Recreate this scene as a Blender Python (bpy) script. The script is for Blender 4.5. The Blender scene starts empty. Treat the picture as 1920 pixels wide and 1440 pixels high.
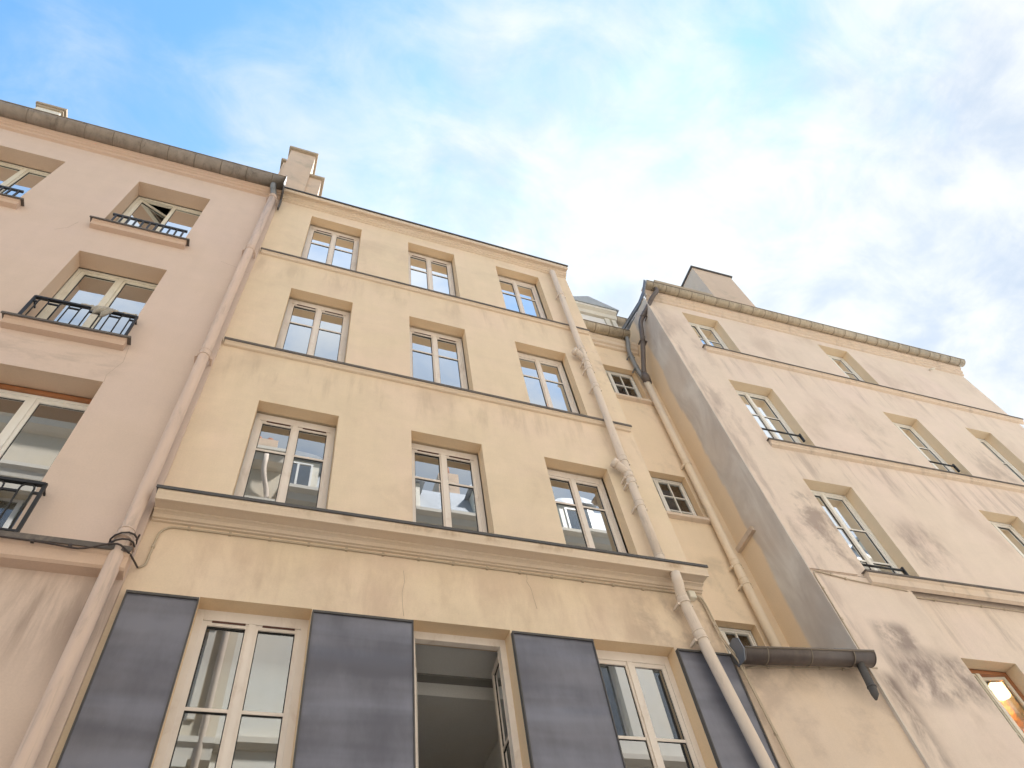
import bpy, bmesh, math, random
from mathutils import Vector, Matrix
random.seed(7)
EXPOSURE = 2.14
CLOUD_A = (1.02, 1.19, 1.47)
CLOUD_B = (1.50, 1.56, 1.66)
SKY_TINT = (0.37, 0.535, 0.565)
GLOW = 1.08
OBZ = 17.0
C = bpy.context.scene.collection
SC = bpy.context.scene
R = math.radians

# ------------------------------------------------------------------ camera
cam_d = bpy.data.cameras.new('camera')
cam = bpy.data.objects.new('camera', cam_d)
C.objects.link(cam)
right = Vector((0.94095952, -0.31445138, -0.12536152))
down = Vector((0.19679911, 0.80945157, -0.55322533))
fwd = Vector((0.27543654, 0.49589161, 0.82354491))
M = Matrix((right, -down, -fwd)).transposed().to_4x4()
M.translation = Vector((0, 0, 1.6))
cam.matrix_world = M
cam_d.sensor_width = 36
cam_d.lens = 1349.67 / 1920 * 36
cam_d.clip_start = 0.1
cam_d.clip_end = 3000
SC.camera = cam

# ------------------------------------------------------------------ exposure
SC.view_settings.view_transform = 'Standard'
SC.view_settings.look = 'None'
SC.view_settings.gamma = 1
SC.view_settings.exposure = EXPOSURE

# ------------------------------------------------------------------ sun behind these houses: it lights the facades across the street
SUN_EL, SUN_AZ = R(54), R(48)          # azimuth measured from +Y towards +X
sd = Vector((math.sin(SUN_AZ) * math.cos(SUN_EL), math.cos(SUN_AZ) * math.cos(SUN_EL), math.sin(SUN_EL)))
sun_d = bpy.data.lights.new('sun', 'SUN')
sun_d.energy = 2.4
sun_d.angle = R(5)
sun_d.color = (1.0, 0.97, 0.94)
sun = bpy.data.objects.new('sun', sun_d)
C.objects.link(sun)
sun.rotation_euler = sd.to_track_quat('Z', 'Y').to_euler()
sun.location = (0, -20, 60)

# ------------------------------------------------------------------ node helpers
class NT:
    def __init__(s, tree):
        s.t = tree; s.n = tree.nodes; s.l = tree.links
    def add(s, typ, **kw):
        nd = s.n.new(typ)
        for k, v in kw.items():
            setattr(nd, k, v)
        return nd
    def put(s, sock, v):
        if isinstance(v, bpy.types.NodeSocket): s.l.new(v, sock)
        elif v is not None: sock.default_value = v
    def math(s, op, a, b=None, c=None, clamp=False):
        nd = s.add('ShaderNodeMath', operation=op, use_clamp=clamp)
        s.put(nd.inputs[0], a); s.put(nd.inputs[1], b); s.put(nd.inputs[2], c)
        return nd.outputs[0]
    def vmath(s, op, a, b=None):
        nd = s.add('ShaderNodeVectorMath', operation=op)
        s.put(nd.inputs[0], a); s.put(nd.inputs[1], b)
        return nd.outputs[1] if op in ('DOT_PRODUCT', 'LENGTH') else nd.outputs[0]
    def mix(s, f, a, b, mode='MIX'):
        nd = s.add('ShaderNodeMix', data_type='RGBA', blend_type=mode)
        s.put(nd.inputs[0], f)
        s.put(nd.inputs[6], (*a, 1) if isinstance(a, tuple) and len(a) == 3 else a)
        s.put(nd.inputs[7], (*b, 1) if isinstance(b, tuple) and len(b) == 3 else b)
        return nd.outputs[2]
    def ramp(s, v, a, b, lo=0.0, hi=1.0, smooth=True):
        nd = s.add('ShaderNodeMapRange')
        if smooth: nd.interpolation_type = 'SMOOTHSTEP'
        s.put(nd.inputs[0], v)
        for i, q in enumerate((a, b, lo, hi)): s.put(nd.inputs[i + 1], q)
        return nd.outputs[0]
    def noise(s, vec, scale, detail=4.0, rough=0.5, dist=0.0, color=False):
        nd = s.add('ShaderNodeTexNoise')
        s.put(nd.inputs['Vector'], vec); nd.inputs['Scale'].default_value = scale
        nd.inputs['Detail'].default_value = detail; nd.inputs['Roughness'].default_value = rough
        nd.inputs['Distortion'].default_value = dist
        return nd.outputs[1 if color else 0]
    def scale(s, vec, xyz, off=(0, 0, 0)):
        nd = s.add('ShaderNodeMapping')
        s.put(nd.inputs[0], vec); nd.inputs[3].default_value = xyz; nd.inputs[1].default_value = off
        return nd.outputs[0]
    def xyz(s, vec):
        nd = s.add('ShaderNodeSeparateXYZ'); s.put(nd.inputs[0], vec); return nd.outputs
    def comb(s, x, y, z):
        nd = s.add('ShaderNodeCombineXYZ')
        for i, q in enumerate((x, y, z)): s.put(nd.inputs[i], q)
        return nd.outputs[0]

# ------------------------------------------------------------------ sky: Nishita blue with a broken layer of cloud
world = bpy.data.worlds.new('World')
SC.world = world
world.use_nodes = True
w = NT(world.node_tree)
for nd in list(w.n): w.n.remove(nd)
out = w.add('ShaderNodeOutputWorld')
bg = w.add('ShaderNodeBackground')
bg.inputs[1].default_value = 0.15
w.l.new(bg.outputs[0], out.inputs[0])
sky = w.add('ShaderNodeTexSky', sky_type='NISHITA', sun_disc=False)
sky.sun_elevation = SUN_EL
sky.sun_rotation = SUN_AZ
sky.air_density = 1.0; sky.dust_density = 0.4; sky.ozone_density = 2.0
tc = w.add('ShaderNodeTexCoord')
dx, dy, dz = w.xyz(tc.outputs['Generated'])
dzc = w.math('MAXIMUM', dz, 0.06)
px = w.math('DIVIDE', dx, dzc); py = w.math('DIVIDE', dy, dzc)
P = w.comb(px, py, 0.0)
n1 = w.noise(w.scale(P, (1.25, 1.0, 1), (3.1, 7.4, 0)), 2.3, 9, 0.56, 0.25)
n2 = w.noise(w.scale(P, (1, 1.6, 1), (11.3, 2.7, 0)), 6.0, 7, 0.6, 0.5)
# the cloud layer thins out to the west (-X) and is solid to the east (+X)
cov = w.math('ADD', w.math('MULTIPLY', px, 0.80), w.math('MULTIPLY_ADD', w.math('ABSOLUTE', py), 0.95, -0.21))
m = w.math('ADD', w.math('ADD', cov, w.math('MULTIPLY', w.math('SUBTRACT', n1, 0.5), 1.25)),
           w.math('MULTIPLY', w.math('SUBTRACT', n2, 0.5), 0.85))
# a wide blue break in the cloud over the street behind the viewer
gx = w.math('MULTIPLY', w.math('SUBTRACT', px, 0.50), 4.2); gy = w.math('MULTIPLY', w.math('ADD', py, 0.52), 4.2)
gap = w.math('EXPONENT', w.math('MULTIPLY', w.math('ADD', w.math('MULTIPLY', gx, gx), w.math('MULTIPLY', gy, gy)), -1.0))
m = w.math('SUBTRACT', m, w.math('MULTIPLY', gap, 0.75))
mask = w.ramp(m, -0.50, 0.62)
n3 = w.noise(w.scale(P, (1.1, 1.3, 1), (5.7, 1.9, 0)), 3.4, 8, 0.58, 0.35)
lit = w.ramp(w.math('ADD', w.math('MULTIPLY', n3, 0.7), w.math('MULTIPLY', n2, 0.3)), 0.34, 0.60)
cloud = w.mix(lit, CLOUD_A, CLOUD_B)
blue = w.mix(1.0, sky.outputs[0], SKY_TINT, 'MULTIPLY')
col = w.mix(mask, blue, cloud)
low = w.ramp(dz, 0.02, 0.25)
col = w.mix(low, w.mix(0.7, blue, CLOUD_A), col)
# cloud near the sun is brighter than the rest
toward = w.vmath('DOT_PRODUCT', tc.outputs['Generated'], tuple(sd))
gain = w.ramp(toward, 0.86, 1.0, 1.0, GLOW)
col = w.mix(1.0, col, w.comb(gain, gain, w.math('MULTIPLY', gain, 0.97)), 'MULTIPLY')
w.l.new(col, bg.inputs[0])

# ------------------------------------------------------------------ materials
MATS = {}
def mat(name):
    m = bpy.data.materials.new(name); m.use_nodes = True
    t = NT(m.node_tree)
    b = t.n['Principled BSDF']
    MATS[name] = m
    return m, t, b
def bump(t, b, h, strength, dist=0.01, normal=None):
    nd = t.add('ShaderNodeBump')
    nd.inputs['Strength'].default_value = strength; nd.inputs['Distance'].default_value = dist
    t.put(nd.inputs['Height'], h)
    if normal is not None: t.put(nd.inputs['Normal'], normal)
    t.l.new(nd.outputs[0], b.inputs['Normal'])
    return nd.outputs[0]

def stucco(name, base, var=0.10, streak=0.10, rough=0.88, stains=None, tint=None, bumps=0.25, wob=0.5):
    m, t, b = mat(name)
    co = t.add('ShaderNodeTexCoord').outputs['Object']
    x, y, z = t.xyz(co)
    big = t.noise(co, 0.55, 5, 0.6, 0.3)
    mid = t.noise(t.scale(co, (1.0, 1.0, 0.75)), 2.6, 6, 0.62, 0.6)
    fine = t.noise(co, 60, 3, 0.6)
    strk = t.noise(t.scale(co, (3.0, 3.0, 0.22)), 1.6, 6, 0.6, 0.3)
    trow = t.noise(t.scale(co, (1.0, 1.0, 3.2)), 1.4, 6, 0.65, 0.9)
    v = t.math('ADD', t.math('MULTIPLY', t.math('SUBTRACT', big, 0.5), 2.2 * var),
               t.math('MULTIPLY', t.math('SUBTRACT', mid, 0.5), 1.5 * var))
    v = t.math('ADD', v, t.math('MULTIPLY', t.math('SUBTRACT', strk, 0.5), 1.4 * streak))
    v = t.math('ADD', v, t.math('MULTIPLY', t.math('SUBTRACT', trow, 0.5), 1.0 * var))
    v = t.math('ADD', v, t.math('MULTIPLY', t.math('SUBTRACT', fine, 0.5), 0.16))
    val = t.math('ADD', v, 1.0)
    c = t.mix(t.ramp(big, 0.38, 0.68), base, tint if tint else tuple(q * f for q, f in zip(base, (1.0, 0.97, 0.92))))
    c = t.mix(1.0, c, t.comb(val, val, val), 'MULTIPLY')
    if stains:
        for s in stains: c = s(t, co, x, y, z, c)
    t.l.new(c, b.inputs['Base Color'])
    b.inputs['Roughness'].default_value = rough
    b.inputs['Specular IOR Level'].default_value = 0.25
    h = t.math('ADD', t.math('MULTIPLY', mid, wob), t.math('MULTIPLY', t.noise(co, 28, 4, 0.6), 0.12))
    h = t.math('ADD', h, t.math('MULTIPLY', t.noise(co, 160, 2, 0.5), 0.03))
    bump(t, b, h, bumps, 0.02)
    return m

def blotch(colr, sc, lo, hi, amount, box=None, stretch=(1, 1, 1), soft=0.4, off=(0, 0, 0)):
    """weathering: noise-shaped patches of another colour, optionally kept to one stretch of the wall"""
    def f(t, co, x, y, z, c):
        n = t.noise(t.scale(co, stretch, off), sc, 8, 0.66, 0.25)
        k = t.ramp(n, lo, hi)
        if box:
            for ax, (a, bb) in zip((x, y, z), box):
                if a is not None: k = t.math('MULTIPLY', k, t.ramp(ax, a - soft, a + soft))
                if bb is not None: k = t.math('MULTIPLY', k, t.ramp(ax, bb + soft, bb - soft))
        return t.mix(t.math('MULTIPLY', k, amount), c, colr)
    return f

YEL = (0.775, 0.63, 0.46)
PNK = (0.685, 0.54, 0.445)
RBC = (0.745, 0.62, 0.515)
GRIME = (0.27, 0.21, 0.19)
stucco('yellow_render', YEL, 0.11, 0.07, tint=(0.765, 0.605, 0.465), stains=[
    blotch((0.55, 0.42, 0.31), 0.9, 0.50, 0.75, 0.45),
    blotch((0.50, 0.38, 0.27), 2.0, 0.46, 0.68, 0.45, ((None, None), (None, None), (9.15, 9.82)), (2.2, 1, 0.35), 0.25),
    blotch((0.50, 0.38, 0.27), 2.0, 0.46, 0.68, 0.40, ((None, None), (None, None), (12.1, 12.7)), (2.2, 1, 0.35), 0.25),
    blotch((0.52, 0.37, 0.27), 1.6, 0.42, 0.66, 0.45, ((None, None), (None, None), (5.85, 6.6)), (1.6, 1, 0.5), 0.25),
    blotch((0.34, 0.25, 0.20), 1.8, 0.36, 0.60, 0.75, ((4.85, 5.85), (None, None), (5.95, 6.68)), soft=0.30),
    blotch((0.42, 0.32, 0.25), 2.0, 0.50, 0.70, 0.45, ((5.45, None), (None, None), (9.9, 12.5)), soft=0.3)])
stucco('facing_render', (0.64, 0.57, 0.46), 0.06, 0.06)
stucco('facing_trim', (0.66, 0.61, 0.53), 0.06, 0.06)
stucco('pink_render', PNK, 0.075, 0.06, tint=(0.675, 0.53, 0.45), stains=[
    blotch((0.44, 0.34, 0.28), 2.0, 0.45, 0.66, 0.45, ((-2.4, -0.9), (None, None), (8.65, 9.25)), (1, 1, 2.5), 0.2),
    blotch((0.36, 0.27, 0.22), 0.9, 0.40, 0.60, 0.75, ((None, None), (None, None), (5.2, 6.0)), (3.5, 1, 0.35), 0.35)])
stucco('rose_render', RBC, 0.09, 0.07, tint=(0.735, 0.60, 0.515), bumps=0.3, stains=[
    blotch((0.52, 0.40, 0.33), 0.8, 0.48, 0.72, 0.55, None, (1.3, 1, 0.8)),
    blotch((0.36, 0.28, 0.24), 1.8, 0.46, 0.66, 0.55, ((0.7, None), (None, None), (9.1, 9.84)), (2.4, 1, 0.28), 0.25),
    blotch((0.36, 0.28, 0.24), 1.8, 0.48, 0.68, 0.45, ((0.7, None), (None, None), (12.0, 12.68)), (2.4, 1, 0.28), 0.25),
    blotch((0.36, 0.28, 0.24), 1.8, 0.46, 0.66, 0.50, ((1.5, None), (None, None), (6.3, 7.1)), (2.4, 1, 0.28), 0.25),
    blotch((0.40, 0.32, 0.28), 2.6, 0.42, 0.62, 0.60, ((0.0, 0.22), (None, None), (6.0, 14.6)), (2.0, 1, 0.35), 0.12),
    blotch((0.21, 0.165, 0.15), 2.2, 0.38, 0.58, 0.75, ((0.45, 0.98), (None, None), (6.08, 6.48)), (1, 1, 0.6), 0.10),
    blotch((0.22, 0.17, 0.155), 1.8, 0.40, 0.60, 0.80, ((0.35, 1.50), (None, None), (5.45, 6.10)), (1.1, 1, 0.6), 0.16),
    blotch((0.27, 0.205, 0.18), 2.2, 0.46, 0.66, 0.70, ((0.25, 1.3), (None, None), (7.25, 8.9)), (1, 1, 0.7), 0.3),
    blotch((0.27, 0.205, 0.18), 2.0, 0.44, 0.66, 0.65, ((1.95, 2.8), (None, None), (7.45, 8.4)), (1.2, 1, 0.5), 0.25),
    blotch((0.29, 0.225, 0.195), 1.8, 0.44, 0.66, 0.55, ((5.5, 6.8), (None, None), (10.0, 11.3)), (1.2, 1, 0.5), 0.3),
    blotch((0.29, 0.225, 0.195), 1.8, 0.48, 0.70, 0.40, ((2.6, 4.2), (None, None), (10.0, 11.6)), (1.0, 1, 0.6), 0.4),
    blotch((0.31, 0.24, 0.21), 1.6, 0.50, 0.70, 0.5, ((0.0, 0.8), (None, None), (9.2, 14.0)), (1.3, 1, 0.5), 0.3),
    blotch((0.22, 0.17, 0.15), 4.0, 0.34, 0.58, 0.85, ((0.09, 0.30), (None, None), (3.0, 5.75)), (1, 1, 0.25), 0.09)])
stucco('cream_render', (0.73, 0.70, 0.63), 0.06, 0.08)
stucco('recess_render', (0.83, 0.665, 0.485), 0.06, 0.06, tint=(0.82, 0.645, 0.485), stains=[
    blotch((0.45, 0.36, 0.26), 1.6, 0.52, 0.72, 0.4)])
stucco('infill_render', (0.72, 0.585, 0.47), 0.08, 0.08, stains=[
    blotch((0.43, 0.33, 0.27), 1.6, 0.48, 0.7, 0.5),
    blotch((0.36, 0.28, 0.22), 3.0, 0.35, 0.6, 0.5, ((None, None), (None, None), (5.55, None)), soft=0.15)])
stucco('trim_yellow', (0.72, 0.59, 0.465), 0.05, 0.04, bumps=0.12, stains=[
    blotch((0.40, 0.27, 0.17), 2.6, 0.48, 0.70, 0.7, ((None, None), (None, -0.235), (6.82, 6.90)), (1.2, 1, 0.5), 0.03)])
stucco('trim_pink', (0.63, 0.465, 0.365), 0.06, 0.06)
stucco('trim_rose', (0.69, 0.56, 0.45), 0.08, 0.08, stains=[
    blotch((0.36, 0.28, 0.22), 2.2, 0.5, 0.72, 0.5, None, (2, 1, 0.5))])
stucco('chimney_render', (0.63, 0.485, 0.37), 0.10, 0.12, stains=[blotch((0.40, 0.33, 0.25), 1.8, 0.5, 0.7, 0.6)])
stucco('stone_coping', (0.42, 0.34, 0.25), 0.14, 0.1)
stucco('reveal_yellow', (0.75, 0.565, 0.375), 0.05, 0.04)
stucco('reveal_rose', (0.75, 0.60, 0.43), 0.06, 0.05)
stucco('reveal_pink', (0.655, 0.49, 0.37), 0.05, 0.04)
stucco('plaster_white', (0.80, 0.79, 0.77), 0.03, 0.02)
stucco('room_dark', (0.28, 0.27, 0.25), 0.05, 0.03)
stucco('asphalt', (0.28, 0.275, 0.27), 0.15, 0.0, 0.9)
stucco('paving', (0.50, 0.49, 0.47), 0.12, 0.0, 0.85)

# side wall: bare grey cement on the front pier, yellow paint further back
def cement(t, co, x, y, z, c):
    n = t.noise(t.scale(co, (1, 1, 0.5)), 1.4, 6, 0.6, 0.6)
    k = t.ramp(t.math('ADD', y, t.math('MULTIPLY', t.math('SUBTRACT', n, 0.5), 0.30)), 0.50, 0.57)
    g = t.noise(t.scale(co, (1, 1.6, 0.5)), 1.5, 6, 0.6, 0.8)
    grey = t.mix(t.ramp(g, 0.30, 0.70), (0.52, 0.455, 0.405), (0.72, 0.67, 0.61))
    grey = t.mix(t.ramp(t.noise(co, 0.7, 4, 0.6), 0.42, 0.62, 0.0, 0.55), grey, (0.60, 0.50, 0.42))
    return t.mix(k, grey, c)
stucco('pier_cement', (0.83, 0.665, 0.48), 0.06, 0.06, stains=[cement])

def paint(name, colr, rough=0.5, var=0.10, metal=0.0, dirt=None, dsc=3.0, spec=0.4, stretch=(1, 1, 0.5)):
    m, t, b = mat(name)
    co = t.add('ShaderNodeTexCoord').outputs['Object']
    n = t.noise(t.scale(co, stretch), dsc, 6, 0.65, 0.4)
    v = t.ramp(n, 0.25, 0.75, 1 - var, 1 + var, False)
    c = t.mix(1.0, colr, t.comb(v, v, v), 'MULTIPLY')
    if dirt:
        c = t.mix(t.ramp(t.noise(t.scale(co, stretch, (5, 3, 1)), dsc * 1.7, 7, 0.7, 0.5), 0.50, 0.72, 0, 0.7), c, dirt)
    t.l.new(c, b.inputs['Base Color'])
    t.put(b.inputs['Roughness'], t.ramp(n, 0.3, 0.7, rough * 0.85, min(1, rough * 1.15)))
    b.inputs['Metallic'].default_value = metal
    b.inputs['Specular IOR Level'].default_value = spec
    bump(t, b, t.noise(co, 40, 4, 0.6), 0.08, 0.01)
    return m
paint('frame_beige', (0.79, 0.71, 0.64), 0.45, 0.06, dirt=(0.64, 0.54, 0.46))
paint('frame_white', (0.82, 0.79, 0.74), 0.42, 0.05)
paint('frame_cream', (0.74, 0.69, 0.58), 0.45, 0.06, dirt=(0.60, 0.53, 0.42))
paint('frame_brown', (0.36, 0.15, 0.065), 0.45, 0.15)
paint('edge_shade', (0.012, 0.012, 0.012), 0.5)
paint('vent_brown', (0.10, 0.045, 0.035), 0.6)
paint('pipe_pink', (0.69, 0.53, 0.435), 0.75, 0.08, spec=0.15, dirt=(0.43, 0.34, 0.29), dsc=1.6, stretch=(4, 4, 0.5))
paint('pipe_cream', (0.74, 0.62, 0.515), 0.72, 0.07, spec=0.15, dirt=(0.50, 0.42, 0.35), dsc=1.6, stretch=(4, 4, 0.5))
paint('pipe_sand', (0.80, 0.67, 0.52), 0.8, 0.07, spec=0.1)
paint('zinc', (0.26, 0.265, 0.27), 0.5, 0.22, 0.25, dirt=(0.15, 0.14, 0.13), dsc=2.5)
paint('zinc_dark', (0.095, 0.088, 0.085), 0.7, 0.25, 0.0, dirt=(0.05, 0.045, 0.04), dsc=3)
paint('zinc_blue', (0.20, 0.215, 0.25), 0.45, 0.12, 0.2)
paint('gutter_old', (0.47, 0.39, 0.285), 0.38, 0.25, 0.15, dirt=(0.22, 0.16, 0.11), dsc=4, stretch=(2.5, 1, 1))
paint('gutter_black', (0.125, 0.10, 0.09), 0.4, 0.3, 0.15, dirt=(0.15, 0.12, 0.10), dsc=4, stretch=(2.5, 1, 1))
paint('gutter_pink', (0.30, 0.25, 0.205), 0.5, 0.3, 0.3, dirt=(0.13, 0.105, 0.085), dsc=2.5, stretch=(2, 1, 1.5))
paint('drip_edge', (0.13, 0.11, 0.095), 0.75, 0.3, 0.0, dirt=(0.26, 0.21, 0.17), dsc=3, stretch=(1, 1, 1))
paint('iron_black', (0.018, 0.018, 0.02), 0.45, 0.2)
paint('iron_grey', (0.05, 0.05, 0.055), 0.5, 0.2)
paint('cable_beige', (0.52, 0.42, 0.31), 0.55, 0.1)
paint('cable_dark', (0.06, 0.045, 0.042), 0.5, 0.1)
paint('zinc_mid', (0.38, 0.40, 0.42), 0.6, 0.15, 0.05)
paint('seam_dark', (0.21, 0.17, 0.13), 0.6)
paint('slate', (0.11, 0.12, 0.14), 0.45, 0.25, 0.1)
paint('zinc_pale', (0.40, 0.42, 0.44), 0.55, 0.12, 0.1)
paint('blind_brown', (0.66, 0.39, 0.27), 0.8, 0.1)
paint('terracotta', (0.36, 0.15, 0.085), 0.8, 0.2)
paint('crack_shadow', (0.40, 0.31, 0.23), 0.9)
paint('curtain_white', (0.66, 0.65, 0.63), 0.9, 0.08)
paint('curtain_orange', (0.75, 0.36, 0.06), 0.8, 0.1)
paint('cloth_grey', (0.45, 0.41, 0.35), 0.95, 0.25, dirt=(0.28, 0.25, 0.21), dsc=12)

# dark sheet-metal cladding, slightly buckled
m, t, b = mat('panel_metal')
co = t.add('ShaderNodeTexCoord').outputs['Object']
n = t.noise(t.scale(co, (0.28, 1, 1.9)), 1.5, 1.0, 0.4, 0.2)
dust_sheen = t.noise(t.scale(co, (1, 1, 0.4)), 3.0, 7, 0.65)
sheen_band = t.noise(t.scale(co, (0.30, 1, 2.2), (2, 0, 4)), 1.3, 3, 0.5, 0.3)  # broad reflection streaks of the buckled sheet, painted into its colour
dust_sheen = t.math('ADD', t.math('MULTIPLY', dust_sheen, 0.35), t.math('MULTIPLY', sheen_band, 0.65))
c = t.mix(t.ramp(dust_sheen, 0.36, 0.62), (0.108, 0.109, 0.138), (0.195, 0.198, 0.240))
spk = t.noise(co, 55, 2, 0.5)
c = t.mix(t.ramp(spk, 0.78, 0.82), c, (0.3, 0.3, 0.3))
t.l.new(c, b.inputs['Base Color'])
b.inputs['Roughness'].default_value = 0.34
b.inputs['Metallic'].default_value = 0.15
bump(t, b, n, 0.8, 0.08)

# window glass: tinted see-through pane with a strong coated reflection
def glass(name, tint, k, base):
    m = bpy.data.materials.new(name); m.use_nodes = True
    MATS[name] = m
    t = NT(m.node_tree)
    for nd in list(t.n): t.n.remove(nd)
    o = t.add('ShaderNodeOutputMaterial')
    tr = t.add('ShaderNodeBsdfTransparent'); tr.inputs[0].default_value = (*tint, 1)
    gl = t.add('ShaderNodeBsdfGlossy'); gl.inputs['Roughness'].default_value = 0.0
    gl.inputs[0].default_value = (0.90, 0.93, 0.96, 1)
    fr = t.add('ShaderNodeFresnel'); fr.inputs[0].default_value = 1.55
    fac = t.math('MULTIPLY_ADD', fr.outputs[0], k, base, clamp=True)
    mx = t.add('ShaderNodeMixShader')
    t.l.new(fac, mx.inputs[0]); t.l.new(tr.outputs[0], mx.inputs[1]); t.l.new(gl.outputs[0], mx.inputs[2])
    t.l.new(mx.outputs[0], o.inputs[0])
glass('pane', (0.62, 0.66, 0.65), 9.0, -0.13)
glass('pane_plain', (0.80, 0.80, 0.78), 0.9, 0.05)

def emit(name, colr, st):
    m, t, b = mat(name)
    b.inputs['Emission Color'].default_value = (*colr, 1); b.inputs['Emission Strength'].default_value = st
    b.inputs['Base Color'].default_value = (*colr, 1)
emit('bulb_glow', (1.0, 0.62, 0.25), 30)

# ------------------------------------------------------------------ mesh helpers
RG = random.Random(11)
WARP = None                      # gentle out-of-level of an old facade, applied to everything on it
class MB:
    def __init__(s): s.v = []; s.f = []; s.sm = []
    def _add(s, vs, fs, smooth=False):
        o = len(s.v); s.v += [tuple(q) for q in vs]
        for q in fs: s.f.append([o + i for i in q]); s.sm.append(smooth)
    def quad(s, *p): s._add(p, [list(range(len(p)))])
    def box(s, x0, x1, y0, y1, z0, z1):
        v = [(x, y, z) for z in (z0, z1) for y in (y0, y1) for x in (x0, x1)]
        s._add(v, [(0, 2, 3, 1), (4, 5, 7, 6), (0, 1, 5, 4), (2, 6, 7, 3), (0, 4, 6, 2), (1, 3, 7, 5)])
        return s
    def ext_x(s, prof, x0, x1, smooth=False, caps=True, seg=1):
        """closed outline prof[(y,z)] swept from x0 to x1"""
        n = len(prof); vs = []; fs = []
        for k in range(seg + 1):
            x = x0 + (x1 - x0) * k / seg
            vs += [(x, y, z) for y, z in prof]
        for k in range(seg):
            for i in range(n):
                j = (i + 1) % n
                fs.append((k * n + i, k * n + j, (k + 1) * n + j, (k + 1) * n + i))
        s._add(vs, fs, smooth)
        if caps:
            s._add([(x0, y, z) for y, z in prof], [list(range(n))])
            s._add([(x1, y, z) for y, z in prof], [list(range(n))[::-1]])
        return s
    def ext_y(s, prof, y0, y1):
        n = len(prof)
        s._add([(x, y0, z) for x, z in prof] + [(x, y1, z) for x, z in prof],
               [(i, (i + 1) % n, n + (i + 1) % n, n + i) for i in range(n)] + [list(range(n))[::-1], list(range(n, 2 * n))])
        return s
    def ext_z(s, prof, z0, z1):
        n = len(prof)
        s._add([(x, y, z0) for x, y in prof] + [(x, y, z1) for x, y in prof],
               [(i, (i + 1) % n, n + (i + 1) % n, n + i) for i in range(n)] + [list(range(n))[::-1], list(range(n, 2 * n))])
        return s
    def tube(s, path, r, seg=10, caps=True, smooth=True):
        P = [Vector(q) for q in path]; n = len(P)
        rs = r if isinstance(r, (list, tuple)) else [r] * n
        up = None; vs = []
        for i in range(n):
            d = (P[min(i + 1, n - 1)] - P[max(i - 1, 0)]).normalized()
            if up is None:
                up = Vector((0, 0, 1)) if abs(d.z) < 0.9 else Vector((0, -1, 0))
            a = d.cross(up).normalized(); up = a.cross(d).normalized()
            for k in range(seg):
                t = 2 * math.pi * k / seg
                vs.append(P[i] + (a * math.cos(t) + up * math.sin(t)) * rs[i])
        fs = [(i * seg + k, i * seg + (k + 1) % seg, (i + 1) * seg + (k + 1) % seg, (i + 1) * seg + k)
              for i in range(n - 1) for k in range(seg)]
        s._add(vs, fs, smooth)
        if caps:
            s._add(vs[:seg], [list(range(seg))[::-1]]); s._add(vs[-seg:], [list(range(seg))])
        return s
    def bar(s, a, b, wx, wy):
        """rectangular bar between two points"""
        a = Vector(a); b = Vector(b); d = (b - a).normalized()
        u = Vector((0, 1, 0)) if abs(d.y) < 0.9 else Vector((1, 0, 0))
        n1 = d.cross(u).normalized() * wx / 2; n2 = d.cross(n1).normalized() * wy / 2
        v = [a - n1 - n2, a + n1 - n2, a + n1 + n2, a - n1 + n2, b - n1 - n2, b + n1 - n2, b + n1 + n2, b - n1 + n2]
        s._add(v, [(0, 1, 2, 3), (7, 6, 5, 4), (0, 4, 5, 1), (1, 5, 6, 2), (2, 6, 7, 3), (3, 7, 4, 0)])
        return s
    def build(s, name, mt, parent=None, bevel=0.0):
        me = bpy.data.meshes.new(name)
        vs = [(x, y, z + WARP(x, z)) for x, y, z in s.v] if WARP else s.v
        me.from_pydata(vs, [], s.f)
        me.polygons.foreach_set('use_smooth', s.sm)
        bm = bmesh.new(); bm.from_mesh(me)
        bmesh.ops.remove_doubles(bm, verts=bm.verts, dist=1e-5)
        bmesh.ops.recalc_face_normals(bm, faces=bm.faces)
        bm.to_mesh(me); bm.free()
        me.materials.append(MATS[mt])
        o = bpy.data.objects.new(name, me); C.objects.link(o)
        if parent is not None: o.parent = parent
        if bevel:
            md = o.modifiers.new('bevel', 'BEVEL'); md.width = bevel; md.segments = 2; md.limit_method = 'ANGLE'
            md.angle_limit = R(40)
        return o

def tag(o, label=None, cat=None, group=None, kind=None):
    if label: o['label'] = label
    if cat: o['category'] = cat
    if group: o['group'] = group
    if kind: o['kind'] = kind
    return o
def empty(name, loc, rz, label, cat, group=None):
    o = bpy.data.objects.new(name, None); C.objects.link(o)
    o.empty_display_size = 0.3
    o.location = loc; o.rotation_euler = (0, 0, rz)
    return tag(o, label, cat, group)

def arc(cx, cz, r, a0, a1, n=10):
    return [(cx + r * math.cos(a0 + (a1 - a0) * i / n), cz + r * math.sin(a0 + (a1 - a0) * i / n)) for i in range(n + 1)]

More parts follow.
